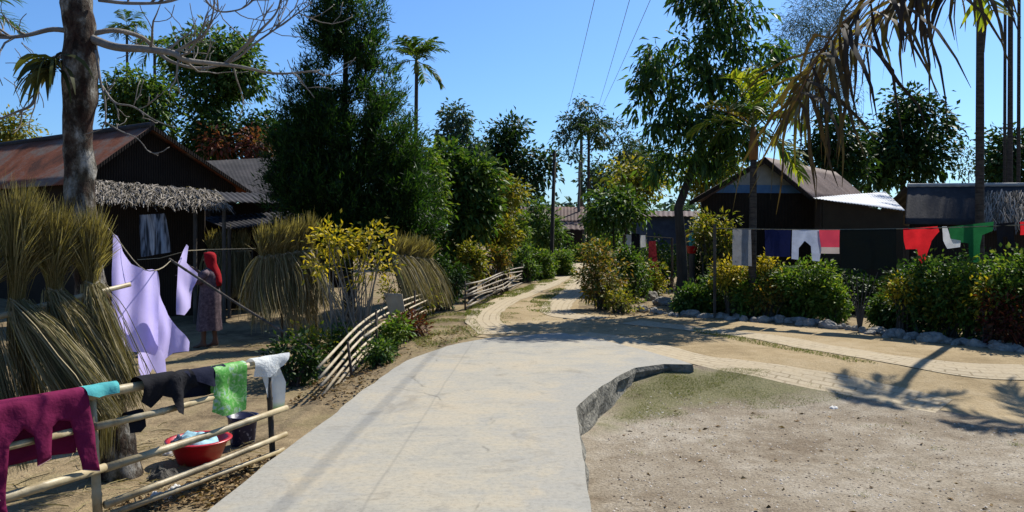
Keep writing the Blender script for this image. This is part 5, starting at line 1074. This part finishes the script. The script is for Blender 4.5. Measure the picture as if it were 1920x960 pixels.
shrub('hedge_shrub', 'dark green shrub below the yellow topped croton', 1360, 590, 13.8, 110, 95, m_mid, 90, 22, .09, .045, low=0)
shrub('hedge_shrub', 'yellow and orange croton right behind the young areca palm', 1435, 590, 14.0, 55, 125, m_yellow, 40, 18, .09, .035, low=.5)
shrub('hedge_shrub', 'orange croton under the navy cloth', 1440, 595, 13.7, 70, 70, m_orange, 50, 20, .09, .035, low=.0)
shrub('hedge_shrub', 'bushy light green shrub below the white trousers', 1515, 605, 13.0, 125, 130, m_bright, 170, 22, .09, .045, low=0)
shrub('hedge_shrub', 'dark dry shrub at the foot of the bushy light green one', 1470, 605, 12.9, 80, 80, m_orange, 60, 20, .08, .035, low=0)
shrub('hedge_shrub', 'small yellow croton right of the big dark blanket', 1690, 620, 12.7, 55, 115, m_yellow, 34, 18, .085, .035, low=.5)
shrub('hedge_shrub', 'dense green hedge shrub under the red shirt', 1745, 625, 13.2, 140, 155, m_mid, 190, 22, .085, .045, low=0)
shrub('hedge_shrub', 'bright green hedge shrub under the green shirt', 1820, 632, 13.0, 130, 165, m_bright, 170, 22, .085, .045, low=.1)
shrub('hedge_shrub', 'tall bright hedge shrub at the right picture edge', 1910, 640, 12.7, 130, 195, m_bright, 190, 22, .085, .045, low=.2)
shrub('hedge_shrub', 'yellow croton clump low at the right end of the hedge', 1855, 640, 12.3, 60, 125, m_yellow, 40, 18, .085, .035, low=.5)
shrub('hedge_shrub', 'dark red croton at the right end of the hedge', 1900, 650, 12.0, 100, 110, m_redleaf, 90, 20, .085, .035, low=0)
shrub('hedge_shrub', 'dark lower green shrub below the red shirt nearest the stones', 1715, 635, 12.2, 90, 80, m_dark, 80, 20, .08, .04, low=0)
for lb, a, Y, wpx, hpx, mt in (('added dark filler shrub behind the clothesline under the grey sheet', 1385, 16.2, 130, 85, m_dark), ('dark shrub in the shade below the navy cloth', 1470, 15.6, 120, 80, m_dark), ('dark shrub in the shade behind the leafless forked shrub', 1610, 15.8, 150, 75, m_dark), ('added dark filler shrub in front of the pale roofed shed', 1690, 15.6, 120, 90, m_dark),  # filler shrubs, added to darken the strip and cover sunlit ground by the house
                            ('added dark filler shrub behind the hedge below the thatched hut', 1800, 15.4, 160, 110, m_dark), ('added dark filler shrub at the far right before the thatched hut', 1915, 15.2, 130, 110, m_dark), ('low dark shrub between the mango trunk and the hedge', 1300, 15.6, 60, 50, m_mid)):
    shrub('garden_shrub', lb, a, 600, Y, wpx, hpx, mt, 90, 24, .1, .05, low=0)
for lb, a, b_, Y, wpx, hpx, mt in (('mid green shrub between the palm trunk and the yellow topped croton', 1400, 600, 13.5, 80, 95, m_bright), ('leafy green shrub joining the palm and the light green bush', 1462, 600, 13.4, 85, 105, m_mid), ('small green shrub at the left edge of the gap below the blanket', 1560, 610, 13.1, 60, 85, m_bright),
                            ('green shrub at the right edge of the gap below the blanket', 1668, 620, 13.0, 55, 80, m_mid), ('thick green shrub joining the red and green shirts', 1785, 630, 12.9, 90, 120, m_ygreen), ('olive shrub behind the dark red croton', 1870, 640, 12.7, 100, 150, m_mid), ('low yellowish shrub at the left start of the hedge', 1335, 600, 13.8, 60, 75, m_ygreen)):
    shrub('hedge_shrub', lb, a, b_, Y, wpx, hpx, mt, 110, 22, .085, .042, low=0)
b = xg(1612, 12.9); t = thing('bare_shrub', 'leafless forked shrub under the big dark blanket', 'shrub', b); mb = MB()
for a in (-30, -18, -6, 8, 20, 34): mb.tube([b-Vector((0, 0, .05)), b+Vector((a*.002, 0, .35)), at(1612+a, 520-abs(a)*.3, 12.9)], [.016, .012, .005], 6)
mb.build('stems', m_bark, t)
# edging stones
m_stone = M('pale_limestone', [(.3, (.17, .155, .13)), (.5, (.32, .3, .26)), (.7, (.45, .43, .385))], 7, .95, .6)
def rockmesh(seed, sx, sy, sz, n=14):
    vs = []; fs = []
    for i in range(n+1):
        th = PI*i/n
        for j in range(2*n):
            ph = PI*j/n; d = Vector((math.sin(th)*math.cos(ph), math.sin(th)*math.sin(ph), math.cos(th)))
            r = 1+.32*noise.noise(d*1.3+Vector((seed*3.1, 0, 0)))+.13*noise.noise(d*3.2+Vector((0, seed*2.7, 0))); r = round(r*9)/9*.6+r*.4; vs.append((d.x*r*sx, d.y*r*sy, d.z*r*sz))
    fs = [(i*2*n+j, i*2*n+(j+1) % (2*n), (i+1)*2*n+(j+1) % (2*n), (i+1)*2*n+j) for i in range(n) for j in range(2*n)]
    me = bpy.data.meshes.new('stone'); me.from_pydata(vs, [], fs); me.materials.append(m_stone); return me
variants = [rockmesh(k_, .15+.03*(k_ % 3), .11, .085+.02*(k_ % 4)) for k_ in range(9)]
def lerp_line(f_):
    q = f_*(len(line)-1); i = min(len(line)-2, int(q)); a, b = line[i], line[i+1]; return (a[0]+(b[0]-a[0])*(q-i), a[1]+(b[1]-a[1])*(q-i))
for k_ in range(54):
    f_ = (k_+random.uniform(-.25, .25)+.3)/54; a, b_ = lerp_line(max(0, f_)); p = G(a, b_+random.uniform(-3, 3)); o = bpy.data.objects.new('edging_stone', random.choice(variants)); C.objects.link(o); s_ = random.uniform(.42, .95)
    o.location = p+Vector((0, 0, .03*s_)); o.scale = (s_, s_, s_*random.uniform(.75, 1.2)); o.rotation_euler = (random.uniform(-.25, .25), random.uniform(-.25, .25), random.uniform(0, 6.3)); tag(o, 'pale grey stone in the row edging the dirt road below the hedge', 'stone', 'edging stones')
for k_, (a, b_, s_, lb) in enumerate(((1245, 572, 1.5, 'large rock at the foot of the mango tree'), (1222, 562, 1.2, 'rock beside the orange croton bush'), (1205, 585, 1.0, 'rock in front of the croton bush where the stone row starts'))):
    p = G(a, b_); o = bpy.data.objects.new('rock', variants[k_*2]); C.objects.link(o); o.location = p+Vector((0, 0, .05)); o.scale = (s_,)*3; o.rotation_euler = (0, 0, k_); tag(o, lb, 'rock')
# right clothesline
YL = 14.3
A, B = at(1340, 428, 15.0), at(1960, 420, 11.7)
t = thing('clothesline', 'long rope line strung in front of the right house with bright washing', 'clothesline', xg(1340, 15.0))
def lp(pxv):
    k_ = (pxv-CX)/F; f_ = (k_*A.y-A.x)/((B.x-A.x)-k_*(B.y-A.y)); return A.lerp(B, f_)+Vector((0, 0, -.05*math.sin(PI*min(1, max(0, f_)))))
mb = MB(); mb.tube([lp(q) for q in np.linspace(1340, 1960, 24)], .008, 5); mb.build('rope', m_twine, t)
for e_ in (1340, 1960): p = lp(e_); mb = MB(); mb.tube([(p.x, p.y, gz(p.x, p.y)-.1), tuple(p+Vector((0, 0, .08)))], .03, 7); mb.build('post', m_bark, t)
def wash(name, label, cat, pts, mat, amp=.03, seed=0, freq=14, off=0.0):
    P = lp(sum(p[0] for p in pts)/len(pts)); Y = P.y+off
    def fn(u_, v_):
        q = lp(CX+u_*F/Y); w_ = math.sin(u_*freq+seed+2*noise.noise((u_*2, v_*2, seed)))*amp*min(1, .3+abs(v_)*3)+noise.noise((u_*6, v_*5, seed))*amp*.7
        return Vector((q.x, q.y+w_+off, q.z-v_))
    o = cloth(name, [((a-CX)/F*Y, (b_-431)*Y/F) for a, b_ in pts], fn, mat, None, .045, P); return tag(o, label, cat, 'washing on the right clothesline')
wash('grey_sheet', 'pale grey sheet at the left end of the right clothesline', 'sheet', [(1374, 431), (1408, 431), (1409, 500), (1374, 500)], CM('pale_grey_cloth', (.2, .205, .215)), seed=1)
wash('navy_cloth', 'dark navy cloth on the right clothesline', 'cloth', [(1434, 431), (1484, 431), (1483, 482), (1436, 482)], CM('deep_navy', (.012, .016, .06), .1), seed=2)
wash('white_trousers', 'pale bluish white trousers on the right clothesline', 'trousers', [(1486, 431), (1536, 431), (1540, 470), (1538, 490), (1523, 489), (1520, 462), (1508, 452), (1498, 466), (1497, 488), (1485, 487)], CM('bluish_white', (.36, .4, .5), .25), seed=3)
def pinkm():
    m, nt, out = newmat('pink_towel_pale_hem'); v = coord(nt, 'Object'); sp = N(nt, 'SeparateXYZ'); nt.links.new(v, sp.inputs[0]); r = ramp(nt, [(.0, (.5, .42, .38)), (.5, (.62, .06, .1))]); r.color_ramp.interpolation = 'CONSTANT'; nt.links.new(math_(nt, 'ADD', math_(nt, 'MULTIPLY', sp.outputs[2], 1.4), .92), r.inputs[0]); finish(nt, out, r.outputs[0], .9, noise_(nt, v, 40), .3, .02, .1, .35); return m
wash('pink_towel', 'pinkish red towel with pale hem on the right clothesline', 'towel', [(1535, 431), (1576, 431), (1576, 476), (1538, 476)], pinkm(), seed=4, off=.03)
def blank():
    m, nt, out = newmat('dark_blanket_red_edge'); v = coord(nt, 'Object'); sp = N(nt, 'SeparateXYZ'); nt.links.new(v, sp.inputs[0]); r = ramp(nt, [(.0, (.012, .016, .014)), (.8, (.12, .008, .015))]); r.color_ramp.interpolation = 'CONSTANT'; nt.links.new(math_(nt, 'ADD', sp.outputs[0], .42), r.inputs[0]); finish(nt, out, r.outputs[0], .95, noise_(nt, v, 40), .3, .02, .1, .05); return m
wash('blanket', 'large nearly black blanket with dark red edge on the right clothesline', 'blanket', [(1574, 431), (1678, 431), (1679, 506), (1574, 505)], blank(), seed=5, off=-.03)
m_redc = CM('red_cotton', (.62, .02, .025), .35)
wash('red_shirt', 'bright red shirt on the right clothesline', 'shirt', [(1693, 431), (1758, 428), (1762, 438), (1745, 455), (1737, 480), (1732, 500), (1725, 496), (1722, 470), (1697, 470), (1694, 455)], m_redc, seed=6)
wash('white_cloth', 'white cloth between the red and green shirts', 'cloth', [(1767, 429), (1776, 429), (1782, 452), (1800, 456), (1799, 468), (1778, 471), (1770, 455)], m_white, seed=7)
wash('green_shirt', 'dark green shirt with a long sleeve on the right clothesline', 'shirt', [(1778, 430), (1862, 423), (1861, 440), (1842, 447), (1838, 498), (1816, 498), (1814, 462), (1790, 458), (1782, 448)], CM('dark_green_cotton', (.015, .11, .035), .3), seed=8)
wash('black_trousers', 'black trousers at the right end of the clothesline', 'trousers', [(1868, 427), (1903, 425), (1904, 480), (1893, 481), (1890, 452), (1880, 452), (1878, 482), (1868, 482)], m_black, seed=9)
wash('red_cloth', 'red cloth cut off by the right picture edge', 'cloth', [(1914, 425), (1950, 425), (1950, 450), (1914, 450)], m_redc, seed=10)
# second washing line further back, left of the mango
A, B = at(1170, 440, 22), at(1260, 446, 21); t = thing('clothesline', 'short line with dark clothes behind the orange croton bush', 'clothesline', xg(1170, 22)); mb = MB(); mb.tube([A, B], .012, 5); mb.build('rope', m_twine, t)
for e_ in (A, B): mb = MB(); mb.tube([(e_.x, e_.y, gz(e_.x, e_.y)-.1), tuple(e_)], .03, 7); mb.build('post', m_bark, t)
for nm, lb, cat, pts, mat in (('white_cloth', 'whitish cloth left of the black trousers on the short line', 'cloth', [(1174, 440), (1184, 440), (1184, 464), (1174, 463)], m_white), ('black_trousers', 'black trousers on the short line behind the croton bush', 'trousers', [(1184, 438), (1199, 438), (1199, 492), (1192, 492), (1191, 460), (1189, 492), (1183, 490)], m_black),
        ('white_cloth', 'whitish cloth right of the black trousers on the short line', 'cloth', [(1200, 441), (1210, 441), (1211, 463), (1201, 464)], m_white), ('red_wrap', 'dark red patterned wrap hanging at the end of the short line', 'cloth', [(1217, 452), (1229, 452), (1236, 515), (1215, 518)], CM('dark_red_print', (.16, .02, .025), .2, 20, .5))):
    o = cloth(nm, poly(pts, 20.8), flag(20.8, .03, 12, len(lb)), mat, origin=at(pts[0][0], pts[0][1], 20.8), step=.06); tag(o, lb, cat, 'clothes on the short line')
p = at(1297, 475, 17.6); t = thing('bucket', 'small bright red bucket behind the mango trunk', 'bucket', p); lathe([(.09, 0), (.13, .16), (.14, .165), (.125, .16), (.08, .01)], 20, p).build('pail', m_red, t, True)
mb = MB(); mb.tube([Vector((p.x, p.y, gz(p.x, p.y)-.1)), p], .07, 8); mb.build('stand', m_bark, t)
o = cloth('teal_cloth', poly([(1291, 436), (1303, 436), (1304, 463), (1292, 463)], 18.2), flag(18.2, .03, 12, 3), CM('teal', (.06, .32, .3)), origin=at(1297, 436, 18.2), step=.05); tag(o, 'small teal cloth above the red bucket', 'cloth')

# ------------------------------------------------------------------ ground cover
def scatter(poly, n, dens=None):
    xs_ = [p[0] for p in poly]; ys_ = [p[1] for p in poly]; out = []
    tries = 0
    while len(out) < n and tries < n*30:
        tries += 1; x, y = random.uniform(min(xs_), max(xs_)), random.uniform(min(ys_), max(ys_))
        if inside((x, y), poly) and (dens is None or random.random() < dens(x, y)): out.append((x, y, gz(x, y)))
    return np.array(out)
def blades(pts, h, w, mat, lean=.5):
    n = len(pts); D = nz(RNG.normal(size=(n, 3))*lean*np.array([1, 1, .2])+np.array([0, 0, 1])); L = RNG.uniform(.5, 1.2, n)*h; P = np.stack([pts+np.array([0, 0, .01]), pts+D*L[:, None]*.55, pts+D*L[:, None]*.9+RNG.normal(size=(n, 3))*h*.35*np.array([1, 1, .2])], 1)
    return ribbons(P, np.array([[1, .8, .1]])*w*RNG.uniform(.6, 1.4, (n, 1)), RNG.normal(size=(n, 3))*np.array([1, 1, .1]))
m_grass = LM('thin_dry_grass', [(.09, .12, .03), (.14, .16, .05), (.24, .22, .09), (.11, .15, .035)], .3, .8, .1)
gp1 = px([(1130, 790), (1110, 820), (1160, 770), (1195, 725), (1300, 694), (1440, 715), (1600, 748), (1480, 768), (1330, 775), (1230, 790)])
def gd(x, y): return sst(-.15, .3, noise.noise((x*1.7, y*1.7, 7))+.12)
mats_g = scatter(gp1, 22000, gd); mats_g2 = scatter(px([(1300, 694), (1180, 730), (1130, 780), (1180, 775), (1330, 740), (1440, 715)]), 12000, gd)
tag(link('verge_grass', blades(np.concatenate([mats_g, mats_g2]), .032, .005, m_grass), m_grass), 'thin dry grass on the verge below the broken road edge', 'grass', kind='stuff')
gp2 = px([(770, 640), (760, 600), (800, 590), (880, 588), (912, 626), (850, 645), (790, 655)]); tag(link('verge_grass', blades(scatter(gp2, 5000, gd), .05, .008, m_grass), m_grass), 'short olive grass left of the road end', 'grass', kind='stuff')
gp3 = px([(940, 612), (930, 585), (975, 565), (1040, 565), (1030, 590), (1000, 610)]); tag(link('track_grass', blades(scatter(gp3, 2600, lambda x, y: sst(-.05, .25, noise.noise((x*1.7, y*1.7, 7)))), .03, .009, m_grass), m_grass), 'sparse grass in the middle of the dirt track', 'grass', kind='stuff')
gp5 = px([(868, 600), (880, 575), (925, 556), (985, 540), (1030, 522), (1050, 524), (1000, 545), (935, 566), (905, 582), (895, 600)]); tag(link('verge_grass', blades(scatter(gp5, 5000, gd), .07, .012, m_grass), m_grass), 'grass strip along the left edge of the far dirt track', 'grass', kind='stuff')
gp6 = px([(985, 578), (1000, 560), (1045, 540), (1078, 520), (1095, 500), (1102, 500), (1086, 524), (1055, 546), (1035, 562), (1030, 590), (1000, 600)]); tag(link('track_grass', blades(scatter(gp6, 5000, gd), .05, .012, m_grass), m_grass), 'grass growing between the two paved wheel tracks', 'grass', kind='stuff')
gp4 = px([(1300, 616), (1420, 640), (1590, 672), (1650, 684), (1590, 680), (1420, 648), (1300, 624)]); tag(link('track_grass', blades(scatter(gp4, 1800), .05, .009, m_grass), m_grass), 'line of dark grass along the brick strip', 'grass', kind='stuff')
tc_ = scatter([(.8, 4.2), (.8, 7.2), (1.6, 9.0), (4, 8.2), (6, 6.4), (5, 4)], 46); tq_ = np.concatenate([tc_[k_][None]+RNG.normal(size=(int(RNG.integers(12, 40)), 3))*np.array([.045, .045, 0]) for k_ in range(len(tc_))]); tq_[:, 2] = [gz(a, b_)+.012 for a, b_ in tq_[:, :2]]
tag(link('grass_tufts', blades(tq_, .04, .004, m_grass), m_grass), 'small dry grass tufts scattered over the gravelly ground', 'grass', kind='stuff')
m_peb = LM('loose_pebbles', [(.14, .11, .08), (.26, .21, .16), (.33, .29, .235), (.42, .385, .34)], 0, .9, .1)
def pebbles(pts, smin, smax):
    n = len(pts); base_ = np.array([[1, 0, 0], [-.5, .87, 0], [-.5, -.87, 0], [.1, .05, .7], [.6, .5, .4], [-.55, .1, .42], [.1, -.6, .4]]); 
    Fc = np.array([[0, 4, 6], [4, 3, 6], [4, 1, 5], [4, 5, 3], [5, 2, 6], [5, 6, 3], [0, 1, 4], [1, 2, 5], [2, 0, 6]])
    s = (RNG.uniform(0, 1, n)**2.5*(smax-smin)+smin)[:, None, None]; a = RNG.uniform(0, 6.28, n); R = np.zeros((n, 3, 3)); R[:, 0, 0] = np.cos(a); R[:, 0, 1] = -np.sin(a); R[:, 1, 0] = np.sin(a); R[:, 1, 1] = np.cos(a); R[:, 2, 2] = 1
    b = base_[None]*(1+RNG.normal(size=(n, 7, 3))*.18); V = np.einsum('nij,nkj->nki', R, b)*s+pts[:, None, :]; return npmesh(V, (np.arange(n)[:, None, None]*7+Fc[None]).reshape(-1, 3))
pp = scatter([(.6, 3.6), (.75, 7.0), (1.6, 9.0), (4, 8.2), (6, 6.2), (5, 3.6)], 17000); pp[:, 2] += .014
tag(link('gravel', pebbles(pp, .004, .017), m_peb), 'loose pebbles scattered over the open ground at right', 'gravel', kind='stuff')
m_litter = LM('dead_leaves', [(.06, .04, .022), (.13, .08, .04), (.2, .13, .06), (.26, .18, .09)], .1, .9, .1)
lp_ = [scatter(px([(540, 760), (620, 690), (760, 665), (700, 735), (640, 770)]), 700), scatter(px([(200, 958), (520, 850), (480, 900), (400, 958)]), 700), scatter([(.7, 3.8), (.8, 7), (1.6, 9), (6, 7.5), (5, 3.8)], 130), scatter(px([(1100, 600), (1240, 570), (1350, 590), (1230, 600)]), 250), scatter(px([(760, 672), (900, 632), (860, 610), (780, 640)]), 200)]
lq = np.concatenate(lp_); lq[:, 2] += .022; D = RNG.normal(size=(len(lq), 3))*np.array([1, 1, .15]); tag(link('leaf_litter', leaves(lq, D, RNG.uniform(.03, .075, len(lq)), RNG.uniform(.015, .035, len(lq)), .3), m_litter), 'fallen dead leaves scattered by the road edges', 'leaf litter', kind='stuff')
sp0 = np.concatenate([scatter([(-4.2, 5.2), (-2.5, 5.2), (-2.2, 7.2), (-3.6, 8)], 420), scatter([(-4.6, 11.5), (-2.4, 11.5), (-2.2, 14), (-4.6, 14.5)], 350)]); sp0[:, 2] += .012; n = len(sp0); D = nz(RNG.normal(size=(n, 3))*np.array([1, 1, .06])); L = RNG.uniform(.06, .3, n)[:, None]
tag(link('straw_litter', ribbons(np.stack([sp0, sp0+D*L*.5+np.array([0, 0, .012]), sp0+D*L], 1), np.array([[.006, .006, .004]])*RNG.uniform(.6, 1.6, (n, 1)), RNG.normal(size=(n, 3))), m_straw), 'broken straw strewn on the yard below the broom grass', 'straw litter', kind='stuff')
p = G(1563, 768); o = heap((p.x, p.y, p.z+.01), .05, .035, .04, 51, 10).build('paper_scrap', m_white, None, True, p); tag(o, 'scrap of white paper lying on the gravelly ground', 'litter')
